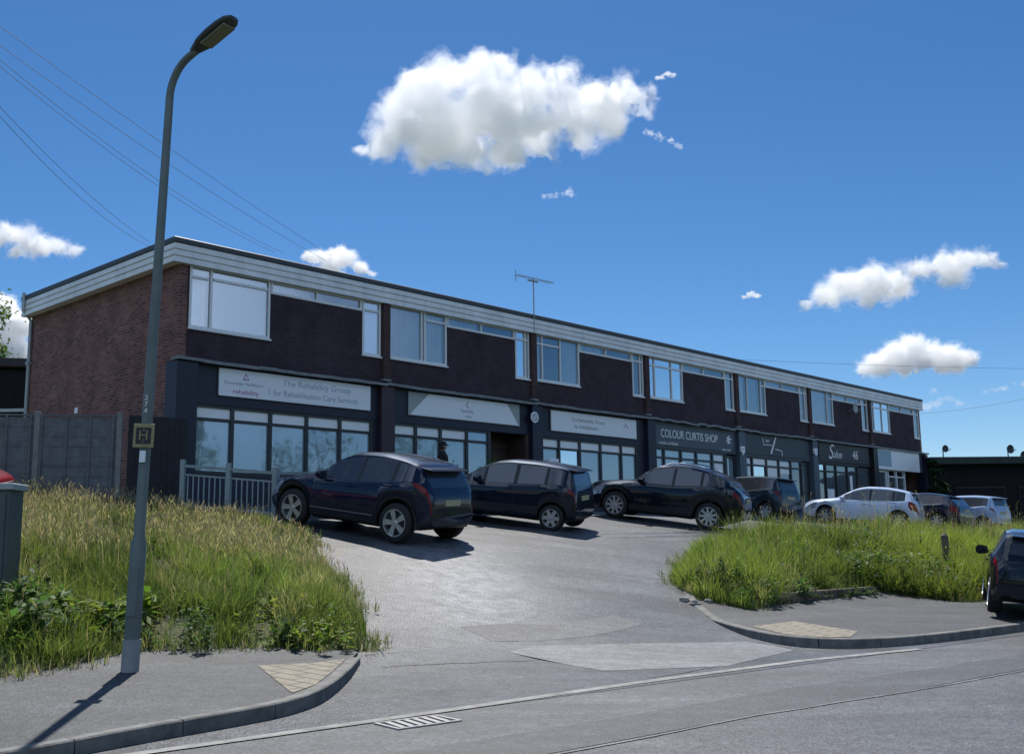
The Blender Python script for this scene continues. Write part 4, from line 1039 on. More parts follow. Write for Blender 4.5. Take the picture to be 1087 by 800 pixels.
# timber fence with concrete posts, dark gate beside the gable
fbase = Vector((-8.3, 22.25)); fdir = Vector((-.975,-.22)).normalized()
fa = math.atan2(fdir.y, fdir.x)
fen = empty('garden_fence', (fbase.x, fbase.y, gz(*fbase)), fa, 'grey weathered timber panel fence with concrete posts, at the foot of the brick gable', 'fence')
for q in range(5):
    xx = q*1.62; dzt = 0 if q < 2 else -.07
    mb = MB(); mb.box(xx-.055, xx+.055, -.055, .055, -.3, 2.02+dzt); mb.build('post', 'fence_post', fen, bevel=.01)
    if q == 4: break
    mb = MB()
    nb = 9
    for b in range(nb):   # overlapping horizontal boards
        zb = .05+b*.205; mb.box(xx+.06, xx+1.56, -.012-(.006 if b % 2 else 0), .012, zb, zb+.215-.0001*b)
    p = mb.build('panel', 'fence', fen)
    mb = MB()
    for q2 in (.10,.56,1.02,1.5): mb.box(xx+q2-.02+.03, xx+q2+.02+.03, .0125, .045, .05, 1.95+dzt)
    mb.box(xx+.06, xx+1.56, -.035, .04, 1.93+dzt, 1.965+dzt); mb.build('batten', 'fence', p)
g0 = Vector((-8.15, 22.35)); g1 = Vector((-7.15, 23.15)); gd = (g1-g0); ga = math.atan2(gd.y, gd.x)
gt = empty('side_gate', (g0.x, g0.y, gz(*g0)), ga, 'dark boarded side gate between the fence and the corner of the shops', 'gate')
mb = MB()
for q in range(9): w_ = gd.length/9; mb.box(q*w_+.003, (q+1)*w_-.003, -.015, .015, .05, 1.98)
mb.build('boards', 'gate', gt)
mb = MB(); mb.box(0, gd.length, .016, .05, .35, .45); mb.box(0, gd.length, .016, .05, 1.5, 1.6); mb.build('rail', 'gate', gt)
mb = MB(); mb.box(.25,.42,-.03,-.016,1.42,1.46); mb.build('latch', 'galv', gt)

# guard rails in front of the first shop
def rail(name, a, b, nposts, label, hh=1.12, nb=0):
    a, b = Vector(a), Vector(b); d = b-a; L_ = d.length; ang = math.atan2(d.y, d.x)
    za, zb = gz(*a), gz(*b)
    r = empty(name, (a.x,a.y,za), ang, label, 'railing', 'guard rails before the first shop')
    zf = lambda t: (zb-za)*t/L_
    mb = MB(); mb.box(0, L_, -.03, .03, 0, .06); mb.v = [(v[0],v[1],v[2]+hh-.08+zf(v[0])) for v in mb.v]; mb.build('top_rail', 'railpaint', r)
    mb = MB(); mb.box(0, L_, -.02, .02, 0, .04); mb.v = [(v[0],v[1],v[2]+.12+zf(v[0])) for v in mb.v]; mb.build('bottom_rail', 'railpaint', r)
    for q in range(nposts):
        t = L_*q/(nposts-1); mb = MB(); mb.box(t-.05, t+.05, -.05, .05, -.2+zf(t), hh+.08+zf(t)); mb.build('post', 'railpaint', r, bevel=.008)
    n_ = int(L_/.115)
    for q in range(1, n_):
        t = L_*q/n_; mb = MB(); mb.box(t-.012, t+.012, -.012, .012, .16+zf(t), hh-.24+zf(t)); mb.build('baluster', 'railpaint', r)
    mb = MB(); mb.box(0, L_, -.015, .015, 0, .035); mb.v = [(v[0],v[1],v[2]+hh-.25+zf(v[0])) for v in mb.v]; mb.build('mid_rail', 'railpaint', r)
rail('guard_rail', (-6.95,22.3), (-4.98,22.15), 3, 'pale grey guard rail with thick posts and thin bars, before the first shop window', 1.02)
rail('guard_rail', (-4.98,22.3), (-3.6,24.9), 3, 'shorter pale guard rail running back towards the shop, behind the navy SUV', 1.0)

# low brick wall and post in the right-hand verge, scattered stones
w0 = Vector((4.6,18.95)); w1 = Vector((7.1,21.2)); d = w1-w0
lw = MB(); lw.box(0, d.length, 0, .22, -.3, .17); lw.build('garden_wall', 'wallstone', None, (w0.x,w0.y,pz(*w0)), math.atan2(d.y,d.x), label='low old brick retaining wall half hidden by weeds at the back of the pavement', cat='wall')
pp = at(1005, 600, 23.0); zq = RZ(pp.x, 23.0)
ps = empty('marker_post', (pp.x, 23.0, zq), 0, 'short weathered wooden post in the long grass', 'post')
mb = MB(); mb.box(-.06,.06,-.06,.06,-.2,.98); mb.build('shaft', 'wood_post', ps, bevel=.012)
mb = MB(); mb.add([(-.064,-.064,.98),(.064,-.064,.98),(.064,.064,.98),(-.064,.064,.98),(0,0,1.05)], [(0,1,4),(1,2,4),(2,3,4),(3,0,4),(3,2,1,0)]); mb.build('cap', 'wood_post', ps)
spots = [(726,630,.10),(737,634,.12),(752,632,.10)]
slab = ['pale flat stone at the grass corner nearest the driveway', 'largest pale stone at the corner of the grass verge', 'small grey stone beside the largest pale stone', 'rounded pale stone just inside the verge grass', 'little stone tucked into the corner of the verge', 'small stone by the kerb end next to the buff paving']
for (px, py, r), lb in zip(spots, slab):
    r *= .8
    rr = ray(px, py); q = 1.
    while True:
        p = rr*q
        if p.z+CH <= gz(p.x, p.y)+.12 or q > 60: break
        q += .02
    bm = bmesh.new(); bmesh.ops.create_icosphere(bm, subdivisions=3, radius=1)
    for v in bm.verts:
        f = 1+.25*math.sin(v.co.x*3.1+px)*math.cos(v.co.y*2.7+py)+.12*math.sin(v.co.z*6+px); v.co = Vector((v.co.x*r*f*1.3, v.co.y*r*f, v.co.z*r*f*.6))
    me = bpy.data.meshes.new('stone'); bm.to_mesh(me); bm.free(); me.materials.append(M['stone'])
    for f in me.polygons: f.use_smooth = True
    o = bpy.data.objects.new('stone', me); COL.objects.link(o); o.location = (p.x, p.y, max(gz(p.x,p.y),pz(p.x,p.y) if dpath(p.x,p.y,RK) < .6 else 0)+r*.08); o.rotation_euler = (0,0,px)
    tag(o, lb, 'stone', 'loose stones at the verge corner')

# drain grate in the gutter
dg = empty('drain_grate', (-.84, 9.34, .003), R(38), 'slotted iron drain grate in the gutter at the mouth of the driveway', 'drain')
mb = MB(); frame = .23
mb.box(-.32,.32,-.2,-.17,0,.010); mb.box(-.32,.32,.17,.2,0,.010); mb.box(-.32,-.29,-.17,.17,0,.010); mb.box(.29,.32,-.17,.17,0,.010); mb.build('frame', 'steel', dg)
mb = MB(); mb.box(-.289,.289,-.169,.169,0,.003); mb.build('sump', 'pit', dg)
for q in range(6):
    x_ = -.25+q*.090; mb = MB(); mb.add([(x_-.02,-.158,.0035),(x_+.03,-.158,.0035),(x_+.07,.158,.0035),(x_+.02,.158,.0035),(x_-.02,-.158,.010),(x_+.03,-.158,.010),(x_+.07,.158,.010),(x_+.02,.158,.010)], [(0,1,5,4),(1,2,6,5),(2,3,7,6),(3,0,4,7),(4,5,6,7)]); mb.build('bar', 'steel', dg)

# overhead wires
def wire(a, b, sag, label, rad=.0062):
    a, b = Vector(a), Vector(b); mb = MB()
    mb.tube([tuple(a.lerp(b,t/24)-Vector((0,0,sag*4*(t/24)*(1-t/24)))) for t in range(25)], rad, 5)
    mb.build('overhead_wire', 'wire', None, label=label, cat='wire', group='overhead wires', fixn=False, smooth=True)
wire(at(-90,-38,17), at(352,272,36), .15, 'topmost overhead wire sloping down to the roof past the street lamp neck')
wire(at(-90,-18,17), at(345,276,36), .25, 'overhead wire just below the topmost one')
wire(at(-90,-12,17), at(300,268,35), .45, 'upper wire of the close middle pair')
wire(at(-90,-5,17), at(292,268,35), .45, 'lower wire of the close middle pair')
wire(at(-80,25,17), at(160,258,31), .3, 'lowest-but-one wire, coming down to the gable roof edge')
wire(at(-80,27,17), at(163,264,31), .5, 'lowest wire of all, coming down to the gable roof edge')
wire(at(620,372,110), at(1200,392,120), .5, 'far thin wire crossing the sky level with the far end of the roof', .016)
wire(at(960,440,75), at(1180,400,60), .4, 'far wire rising from the end of the roof past the low cloud', .010)

# low garages beyond the end of the parade, with dishes on the roof, and a neighbour's dark roof on the left
gr = empty('garage_block', (21.4, 54.3, 1.7), R(4), 'low dark flat-roofed garage block beyond the far end of the shops', 'garage')
mb = MB(); mb.box(0,16,0,6,-.6,3.45); mb.build('wall', 'garage', gr)
mb = MB(); mb.box(-.25,8.2,-.5,6.2,3.45,3.75); mb.box(8.2,16.2,-.35,6.2,3.40,3.66); mb.build('roof', 'garage_fascia', gr)
mb = MB(); mb.box(-.27,8.22,-.52,6.22,3.752,3.80); mb.box(8.23,16.2,-.37,6.2,3.663,3.71); mb.build('roof_edge', 'roof_trim', gr)
for q in range(4):
    mb = MB(); mb.box(1.2+q*3.3, 3.8+q*3.3, -.06, -.002, -.4, 2.3)
    d_ = mb.build('garage_door', mat('garage_door_%s' % 'abcd'[q], [(.018,.015,.016),(.025,.02,.019),(.015,.018,.022),(.02,.015,.016)][q], .7), gr)
    mb = MB()
    for z in range(6): mb.box(1.25+q*3.3, 3.75+q*3.3, -.085, -.062, -.3+z*.43, .08+z*.43)
    mb.build('slat', 'garage', d_)
def dish(px, py, Y, r, label):
    p = at(px, py, Y); d_ = empty('satellite_dish', tuple(p), R(20), label, 'satellite dish', 'satellite dishes over the garages')
    mb = MB(); mb.lathe([(.001,.10),(r*.5,.07),(r*.85,.02),(r,-.03),(r*1.0,-.05),(r*.84,0),(r*.5,.05),(.001,.08)], 24); mb.build('dish', 'dish', d_, smooth=True)
    mb = MB(); mb.tube([(0,.15,-(p.z-5.3)),(0,.15,0)], .03, 6); mb.tube([(0,.15,0),(0,.05,0)], .03, 6); mb.build('mast', 'dish', d_)
    mb = MB(); mb.tube([(0,-.02,-r*.9),(0,-.4,-.05)], .02, 6); mb.build('arm', 'dish', d_)
dish(1003, 476, 55.5, .19, 'small dark dish above the garage roof next to the shops')
dish(1072, 476.5, 55.5, .23, 'larger dark dish above the garage roof, standing clear of it')
dish(1086, 482, 56.2, .17, 'dark dish low over the outer end of the garage roof')
nb_ = empty('outbuilding', (-21.3, 38.5, 1.9), R(7), 'dark outbuilding behind the fence, left of the brick gable', 'building')
mb = MB(); mb.box(-5,4.6,0,7,-.5,6.2); mb.build('wall', 'garage', nb_)
mb = MB(); mb.add([(-5.4,-.25,6.45),(5,-.25,6.25),(5,7.3,5.9),(-5.4,7.3,6.1),(-5.4,-.25,6.75),(5,-.25,6.55),(5,7.3,6.2),(-5.4,7.3,6.4)], [(3,2,1,0),(4,5,6,7),(0,1,5,4),(1,2,6,5),(2,3,7,6),(3,0,4,7)]); mb.build('roof', 'tile', nb_)
mb = MB(); mb.add([(x,y,z+.14*(x+5)/10) for z in (4.5,4.62) for x, y in ((-5,-.1),(4.8,-.1),(4.8,-.003),(-5,-.003))], [(3,2,1,0),(4,5,6,7),(0,1,5,4),(1,2,6,5),(2,3,7,6),(3,0,4,7)]); mb.build('gutter', 'galv', nb_)

# planter with a green plant by the brown doorway and a pale post behind the hatchback
pb = bpt(9.4,-.75,0); pz_ = gz(pb.x, pb.y)
plant_ = empty('potted_plant', (pb.x,pb.y,pz_), 0, 'leafy green plant in a grey pot outside the second shop', 'plant')
mb = MB(); mb.lathe([(.001,0),(.2,0),(.27,.5),(.24,.5),(.22,.42),(.001,.42)], 20, 'Z'); mb.build('pot', 'pot', plant_, smooth=True)
pb2 = bpt(11.75,-1.1,0); z2 = gz(pb2.x, pb2.y)
bl = empty('pale_post', (pb2.x,pb2.y,z2), BRZ, 'pale square-topped post between the shop pilaster and the dark hatchback', 'post')
top_z = at(563,487,pb2.y).z-z2
mb = MB(); mb.box(-.06,.06,-.06,.06,-.2,top_z-.22); mb.build('shaft', 'galv', bl, bevel=.01)
mb = MB(); mb.box(-.19,.19,-.1,.1,top_z-.24,top_z); mb.build('head', 'sign_white', bl, bevel=.02)
# ------------------------------------------------------------------ numpy meshes for leaves and grass
def npmesh(name, V, Fs, C, m, parent=None):
    """V (n,3); Fs list of int arrays (k,3|4); C (n,3) colours"""
    me = bpy.data.meshes.new(name); me.vertices.add(len(V)); me.vertices.foreach_set('co', V.astype(np.float32).ravel())
    tot = sum(f.size for f in Fs); nf = sum(len(f) for f in Fs)
    me.loops.add(tot); me.polygons.add(nf)
    me.loops.foreach_set('vertex_index', np.concatenate([f.ravel() for f in Fs]).astype(np.int32))
    st = []; k = 0
    for f in Fs: st.append(k+np.arange(len(f))*f.shape[1]); k += f.size
    me.polygons.foreach_set('loop_start', np.concatenate(st).astype(np.int32))
    me.update(calc_edges=True); me.validate()
    a = me.color_attributes.new('Col', 'FLOAT_COLOR', 'POINT')
    a.data.foreach_set('color', np.concatenate([C, np.ones((len(C),1))],1).astype(np.float32).ravel())
    me.polygons.foreach_set('use_smooth', np.ones(nf, bool))
    me.materials.append(M[m] if isinstance(m,str) else m)
    o = bpy.data.objects.new(name, me); COL.objects.link(o); o.parent = parent
    return o
def inpoly(P, poly):
    x, y = P[:,0], P[:,1]; r = np.zeros(len(P), bool); n = len(poly)
    for i in range(n):
        x1, y1 = poly[i]; x2, y2 = poly[(i+1)%n]
        if y1 == y2: continue
        c = ((y1 > y) != (y2 > y)) & (x < (x2-x1)*(y-y1)/(y2-y1)+x1); r ^= c
    return r
def zvec(zf, P):
    """height function sampled on a grid and interpolated for many points"""
    x0, y0 = P.min(0)-.5; x1, y1 = P.max(0)+.5; s = .3
    nx, ny = int((x1-x0)/s)+2, int((y1-y0)/s)+2
    g = np.array([[zf(x0+i*s, y0+j*s) for j in range(ny)] for i in range(nx)])
    fx, fy = (P[:,0]-x0)/s, (P[:,1]-y0)/s; i, j = fx.astype(int), fy.astype(int); u, v = fx-i, fy-j
    return g[i,j]*(1-u)*(1-v)+g[i+1,j]*u*(1-v)+g[i,j+1]*(1-u)*v+g[i+1,j+1]*u*v
def dvec(P, path):
    best = np.full(len(P), 1e9)
    for a, b in zip(path[:-1], path[1:]):
        a, b = np.array(a), np.array(b); d = b-a; t = np.clip(((P-a)@d)/(d@d), 0, 1)
        best = np.minimum(best, np.hypot(*(P-(a+t[:,None]*d)).T))
    return best
def lump(P, s, seed):
    r = np.random.default_rng(seed); o = np.zeros(len(P))
    for k in range(7):
        a = r.uniform(0, 2*np.pi); f = s*r.uniform(.5, 2.2); o += np.sin((P[:,0]*np.cos(a)+P[:,1]*np.sin(a))*f+r.uniform(0,6.28))
    return o/3.2
def inview(P, z=1.0, margin=90):
    """keep what the photo, or a step to either side of it, can see"""
    X, Y = P[:,0], P[:,1]; return np.abs(X/Y)*F < PW/2+margin
def sample(poly, n_per, clump=8):
    """points gathered in tussocks; returns positions, outward lean and a tussock index"""
    xs = [p[0] for p in poly]; ys = [p[1] for p in poly]; area = (max(xs)-min(xs))*(max(ys)-min(ys))
    nc = int(area*clump); Cc = np.stack([RNG.uniform(min(xs), max(xs), nc), RNG.uniform(min(ys), max(ys), nc)], 1)
    Cc = Cc[(Cc[:,1] > 3)]; Cc = Cc[inview(Cc)]
    Cc = Cc[RNG.random(len(Cc)) < np.clip((17/np.hypot(Cc[:,0],Cc[:,1]))**.5, .3, 1)]
    per = int(n_per/clump); k = np.repeat(np.arange(len(Cc)), per); sg = RNG.uniform(.07,.20,len(Cc))[k]
    D = RNG.normal(0, 1, (len(k),2))*sg[:,None]; P = Cc[k]+D
    ok = inpoly(P, poly) & (P[:,1] > 3); P, D, k = P[ok], D[ok], k[ok]
    kp = RNG.random(len(P)) < np.clip((16/np.hypot(P[:,0],P[:,1]))**.9, .12, 1); return P[kp], D[kp], k[kp]
def blades(P, Z, H, Wd, C, lean=.35, tipc=None, curl=.5, D=None):
    n = len(P); a = RNG.uniform(0, 2*np.pi, n); le = np.abs(RNG.normal(0, lean, n))*H
    la = RNG.uniform(0, 2*np.pi, n)
    if D is not None: la = np.where(RNG.random(n) < .7, np.arctan2(D[:,1], D[:,0])+RNG.normal(0,.6,n), la)
    dx, dy = np.cos(la)*le, np.sin(la)*le; wx, wy = np.cos(a)*Wd/2, np.sin(a)*Wd/2
    B = np.stack([P[:,0], P[:,1], Z-.02], 1); W = np.stack([wx, wy, np.zeros(n)], 1)
    hz = H*(1-.35*np.clip(le/H,0,1.2)**2)
    Mi = B+np.stack([dx*.28, dy*.28, hz*.62], 1); T = B+np.stack([dx, dy, hz], 1)
    V = np.stack([B-W, B+W, Mi-W*.8, Mi+W*.8, T], 1).reshape(-1,3); k = np.arange(n)[:,None]*5
    tc = C if tipc is None else tipc
    CC = np.stack([C, C, C*.6+tc*.4, C*.6+tc*.4, tc], 1).reshape(-1,3)
    return V, k+np.array([[0,1,3,2]]), k+np.array([[2,3,4]]), CC
def heads(P, Z, H, C, size=.09, width=.014):
    """flowering grass stems with loose seed heads"""
    n = len(P); le = np.abs(RNG.normal(0, .16, n))*H; la = RNG.uniform(0, 6.283, n); a = RNG.uniform(0, 6.283, n)
    D = np.stack([np.cos(la)*le, np.sin(la)*le, H], 1); B = np.stack([P[:,0], P[:,1], Z], 1); T = B+D
    W = np.stack([np.cos(a), np.sin(a), np.zeros(n)], 1); dn = D/np.linalg.norm(D, axis=1)[:,None]
    sz = size*RNG.uniform(.6, 1.4, n)[:,None]; wd = width*RNG.uniform(.5, 1.5, n)[:,None]
    dr = dn+np.stack([np.cos(la)*.5, np.sin(la)*.5, np.zeros(n)], 1)
    V = np.stack([B-W*.0022, B+W*.0022, T+W*.0016, T-W*.0016, T+dr*sz*.35-W*wd, T+dr*sz*.35+W*wd, T+dr*sz], 1).reshape(-1,3)
    k = np.arange(n)[:,None]*7
    st = C*.85
    return V, k+np.array([[0,1,2,3]]), k+np.array([[3,2,5,4]]), k+np.array([[4,5,6]]), np.stack([st,st,st,st,C,C,C], 1).reshape(-1,3)
def leaves(cent, size, C, flat=.5, aspect=2.1):
    """leaf-shaped faces (two triangles folded on the midrib as one quad pair)"""
    n = len(cent); a = RNG.uniform(0, 6.283, n); tilt = RNG.normal(0, flat, n)
    u = np.stack([np.cos(a)*np.cos(tilt), np.sin(a)*np.cos(tilt), np.sin(tilt)], 1)
    v = np.stack([-np.sin(a), np.cos(a), RNG.normal(0, .35, n)], 1); v /= np.linalg.norm(v, axis=1)[:,None]
    L = size[:,None]; Wd = L/aspect/2; up = np.array([[0,0,1]])*L*.06
    V = np.stack([cent, cent+u*L*.45+v*Wd+up, cent+u*L, cent+u*L*.45-v*Wd+up], 1).reshape(-1,3)
    k = np.arange(n)[:,None]*4
    return V, k+np.array([[0,1,2,3]]), np.repeat(C, 4, 0)
def combine(name, sets, m, kind=None, parent=None, label=None, cat=None):
    Vs, Fs, Cs, off = [], [], [], 0
    for s in sets:
        V, C = s[0], s[-1]
        for f in s[1:-1]: Fs.append(f+off)
        Vs.append(V); Cs.append(C); off += len(V)
    q = [f for f in Fs if f.shape[1] == 4]; t = [f for f in Fs if f.shape[1] == 3]
    Fs = ([np.concatenate(q)] if q else [])+([np.concatenate(t)] if t else [])
    o = npmesh(name, np.concatenate(Vs), Fs, np.clip(np.concatenate(Cs), .004, .9), m, parent)
    return tag(o, label, cat, None, kind)
def colmix(n, cols, w, var=.18):
    cols = np.array(cols); i = RNG.choice(len(cols), n, p=np.array(w)/sum(w)); return cols[i]*RNG.normal(1, var, (n,1))*RNG.normal(1, .06, (n,3))
GREEN, LIME, DEEP, STRAW, PINK = (.062,.105,.036), (.135,.178,.05), (.034,.064,.026), (.26,.24,.165), (.25,.20,.17)

def meadow(name, poly, zf, front, hfun, straw_fun, dens, label, seed, lime=.3, bright=1.0):
    P, D, K = sample(poly, dens); Z = zvec(zf, P); d = dvec(P, front); e_ = dvec(P, poly+[poly[0]]); L1 = lump(P, 1.3, seed)
    nk = K.max()+1; kh = RNG.uniform(.55, 1.4, nk)[K]; far = np.clip(np.hypot(P[:,0],P[:,1])/14, 1, 3)
    H = hfun(P, d)*(1+.2*L1)*kh*RNG.uniform(.5, 1.15, len(P))*np.clip(.55+e_*1.0, .55, 1)
    w_ = np.array([.42, lime, .18, .10]); cols = np.array([GREEN, LIME, DEEP, STRAW])
    kc = cols[RNG.choice(4, nk, p=w_/w_.sum())]*RNG.normal(1,.15,(nk,1)); c = .55*kc[K]+.45*colmix(len(P), cols, w_)
    s_ = straw_fun(P, d); gr = np.clip(.5+.6*lump(P, .8, seed+1), 0, 1)[:,None]
    c = c*(.75+.55*gr)
    yel = np.clip(lump(P, .55, seed+5)-.25, 0, 1)[:,None]*.9; c = (c*(1-yel)+np.array([.20,.225,.05])*yel)*bright
    sw = RNG.random(len(P)) < np.clip(s_*(.25+.25*lump(P,1.1,seed+3)), .03, .8); c[sw] = colmix(sw.sum(), [STRAW, PINK, LIME], [.5,.25,.3])
    tip = c*np.array([1.15,1.1,.9])
    sets = [blades(P, Z, H, RNG.uniform(.005,.012,len(P))*far**.8, c, .62, tip, D=D)]
    # stragglers creeping over the edge of the paving
    ring = poly+[poly[0]]; pe = []
    for p0, p1 in zip(ring[:-1], ring[1:]):
        p0, p1 = np.array(p0), np.array(p1); n_ = int(np.hypot(*(p1-p0))*55)
        pe.append(p0+(p1-p0)*RNG.random((n_,1))+RNG.normal(0,.13,(n_,2)))
    pe = np.concatenate(pe); pe = pe[(pe[:,1] > 3)]; pe = pe[inview(pe)]; pe = pe[lump(pe,2.2,seed+9) > -.15]
    rep = np.repeat(pe, 7, 0)+RNG.normal(0,.025,(len(pe)*7,2))
    sets.append(blades(rep, zvec(zf, rep), RNG.uniform(.04,.2,len(rep)), RNG.uniform(.006,.012,len(rep)), colmix(len(rep), [GREEN, LIME, STRAW, PINK], [.4,.3,.25,.15]), .8))
    k = RNG.random(len(P)) < np.clip(s_*(.5+.5*lump(P,.9,seed+4)), .015, 1)*.34
    Q = P[k]; Hq = H[k]*RNG.uniform(1.0, 1.65, k.sum())
    sets.append(heads(Q, Z[k], Hq, colmix(len(Q), [STRAW, PINK, (.33,.29,.21)], [.3,.55,.3]), .075, .0062))
    return combine(name, sets, 'grass', 'stuff', None, label, 'grass')
def lh(P, d): return .33+.03*np.clip(d/2.0, 0, 1)-.17*np.clip((d-2.5)/3.5,0,1)
def ls_(P, d): return np.clip((d-2)/4.5, 0, .9)
meadow('long_grass', LBANK, LZ, LFRONT, lh, ls_, 2300, 'long unmown grass going to straw-coloured seed on the bank below the fence and first shop', 3, .4, 1.0)
def rh(P, d): return .54+.05*np.clip(d/2.5, 0, 1)
def rs_(P, d): return np.clip((d-3.2)/4.5, 0, 1)*.85+.06
meadow('long_grass', RBANK, RZ, RFRONT, rh, rs_, 2300, 'bright green long grass with pale seed heads on the bank between the driveway and the road', 11, 1.5, 1.2)

def weeds(name, pts, label, seed):
    """pts: (x, y, radius, height, leaf size, colours)"""
    sets = []
    for (x, y, r, h, ls, cols) in pts:
        zf = LZ if x < 0 else RZ; z = zf(x, y)
        ns = max(5, int(r*r*70))
        for q in range(ns):
            a = random.uniform(0, 6.283); rr = r*math.sqrt(random.random()); sx, sy = x+rr*math.cos(a), y+rr*math.sin(a)
            hh = h*random.uniform(.55, 1.1)*(1-.45*(rr/r)**2); nl = int(9+hh*22)
            t = RNG.uniform(.12, 1, nl); th = RNG.uniform(0, 6.283, nl)
            lx_, ly_ = random.gauss(0,.12)*hh, random.gauss(0,.12)*hh
            cen = np.stack([sx+lx_*t+np.cos(th)*.02, sy+ly_*t+np.sin(th)*.02, z+hh*t], 1)
            sets.append(leaves(cen, ls*RNG.uniform(.6,1.3,nl)*(1.15-.5*t), colmix(nl, cols, [1]*len(cols), .2), .45))
    return combine(name, sets, 'leaf', 'stuff', None, label, 'weeds')
DK = [(.03,.066,.02),(.05,.10,.026),(.075,.14,.035)]; NT_ = [(.06,.12,.04),(.10,.165,.055),(.045,.085,.03)]; YG = [(.13,.19,.03),(.10,.17,.035),(.18,.21,.04)]
pts = []
for q in range(40):
    t = random.random(); P0 = Vector(LFRONT[0]).lerp(Vector(LFRONT[2]), t*1.0) if q < 20 else Vector(LFRONT[2]).lerp(Vector((-7.2,8.8)), random.random())
    nrm = Vector((-.6,.8)); p = P0+nrm*random.uniform(.0,1.5)**1.3; pts.append((p.x, p.y, random.uniform(.15,.42), random.uniform(.2,.55), random.choice([.05,.08,.12,.18,.24]), random.choice([DK,NT_,NT_,YG,YG])))
for q in range(8): t_ = random.random(); pts.append((-1.9-1.9*t_+random.uniform(-.1,.1), 13.2+5.2*t_*t_, random.uniform(.12,.25), random.uniform(.12,.3), random.choice([.05,.09]), YG))
for q in range(3): pts.append((-5.3-random.uniform(-.3,.9), 11.6+random.uniform(-.4,.9), .4, random.uniform(.45,.75), .17, NT_))
weeds('weeds', pts, 'dark broad-leaved weeds crowding the front of the left-hand grass bank', 5)
pts = []
for q in range(9):
    P0 = Vector((5.3,19.7)).lerp(Vector((7.0,21.2)), random.random()); p = P0+Vector((.55,-.75))*random.uniform(.02,.22); pts.append((p.x,p.y,random.uniform(.12,.22),random.uniform(.16,.32),random.uniform(.05,.09),DK))
for q in range(16):
    t = random.random(); P0 = Vector((3.9,18.4)).lerp(Vector((5.6,20.4)), t); p = P0+Vector((-.6,.8))*random.uniform(0,1.2); pts.append((p.x,p.y,random.uniform(.3,.55),random.uniform(.4,.8),random.uniform(.08,.15),random.choice([DK,NT_,YG])))
for q in range(24):
    t = random.random(); P0 = Vector((6.2,21.4)).lerp(Vector((9.6,21.6)), t); p = P0+Vector((-.5,.85))*random.uniform(.1,1.6); pts.append((p.x,p.y,random.uniform(.35,.65),random.uniform(.5,.95),random.uniform(.08,.16),random.choice([DK,NT_,YG])))
for q in range(5): pts.append((7.6+random.uniform(-.5,.6),24.4+random.uniform(-.4,.5),.5,random.uniform(.75,1.05),.13,DK))
weeds('weeds', pts, 'dark leafy weeds along the low brick wall and round the wooden post', 6)
# plant in the pot
cen = []; 
for q in range(240): a = random.uniform(0,6.283); rr = .36*random.random()**.6; cen.append((rr*math.cos(a), rr*math.sin(a), .55+random.random()*1.0*(1-rr)))
combine('foliage', [leaves(np.array(cen), RNG.uniform(.1,.2,240), colmix(240, [(.05,.12,.03),(.09,.17,.05)], [1,1]), .6)], 'leaf', None, plant_)

# ------------------------------------------------------------------ trees
def tree(name, x, y, z, h, cr, label, cols, seed, group=None, leaf=.16, nclump=70, per=110, trunk=True, shape=1.0):
    rnd = random.Random(seed); t = empty(name, (x,y,z), 0, label, 'tree', group)
    mb = MB(); mb.tube([(0,0,-.3),(.05,.03,h*.25),(-.05,.08,h*.55),(0,0,h*.85)], [.05*h*.6,.04*h*.6,.025*h*.6,.008*h], 8)
    cl = []
    for q in range(nclump):
        a = rnd.uniform(0,6.283); zz = rnd.uniform(.3,1.0); rr = cr*math.sqrt(rnd.random())*(1-.75*max(0,(zz-.55)/.45)**1.6)*(.6+.4*min(1,(zz-.25)/.2))
        cl.append((rr*math.cos(a), rr*math.sin(a), h*zz, rnd.uniform(.3,.75)*cr*.36))
    for c in cl[:16]: mb.tube([(0,.02,h*.3+.2*c[2]*.3),(c[0]*.5,c[1]*.5,c[2]*.8),(c[0],c[1],c[2])], [.02*h*.4,.01*h*.4,.004*h*.4], 5)
    mb.build('trunk', 'bark', t, smooth=True)
    cen = np.concatenate([np.array(c[:3])+RNG.normal(0, c[3]*.55, (per,3))*np.array([1,1,.75]) for c in cl])
    combine('crown', [leaves(cen, leaf*RNG.uniform(.6,1.4,len(cen)), colmix(len(cen), cols, [1]*len(cols)), .7, 1.7)], 'leaf', None, t)
    return t
TC = [(.035,.075,.02),(.06,.11,.03),(.09,.14,.035)]
tp = at(-40, 330, 50); tree('broadleaf_tree', tp.x, 50, 1.5, 13.2, 3.6, 'leafy green tree at the picture edge rising behind the dark outbuilding', TC, 2, leaf=.2, nclump=95, per=130)
p = at(985, 492, 53.0); tree('evergreen_shrub', 20.9, 52.6, 1.7, 3.5, .5, 'dark green shrub squeezed between the end of the shops and the garages', [(.02,.05,.02),(.035,.07,.03)], 9, leaf=.14, nclump=40, per=110)
TL = []; TK = MB()
for q, (m_, n_, hh) in enumerate([(-34,-26,13),(-24,-29,10),(-14,-30,14),(-5,-27,9),(4,-28,12.5),(13,-30,15),(21,-27,10.5),(30,-31,14),(40,-30,11),(52,-28,13),(66,-30,12),(-48,-32,12)]):
    X_, Y_ = xy(m_, n_); rnd = random.Random(q)
    for _ in range(46):
        a_ = rnd.uniform(0,6.283); f_ = rnd.uniform(.25,1); rr = hh*.36*math.sqrt(rnd.random())*(1-.6*max(0,(f_-.55)/.45))
        TL.append(np.array([X_+rr*math.cos(a_), Y_+rr*math.sin(a_), hh*f_])+RNG.normal(0, hh*.05, (60,3)))
    TK.tube([(X_,Y_,-.5),(X_,Y_,hh*.7)], [.25,.08], 6)
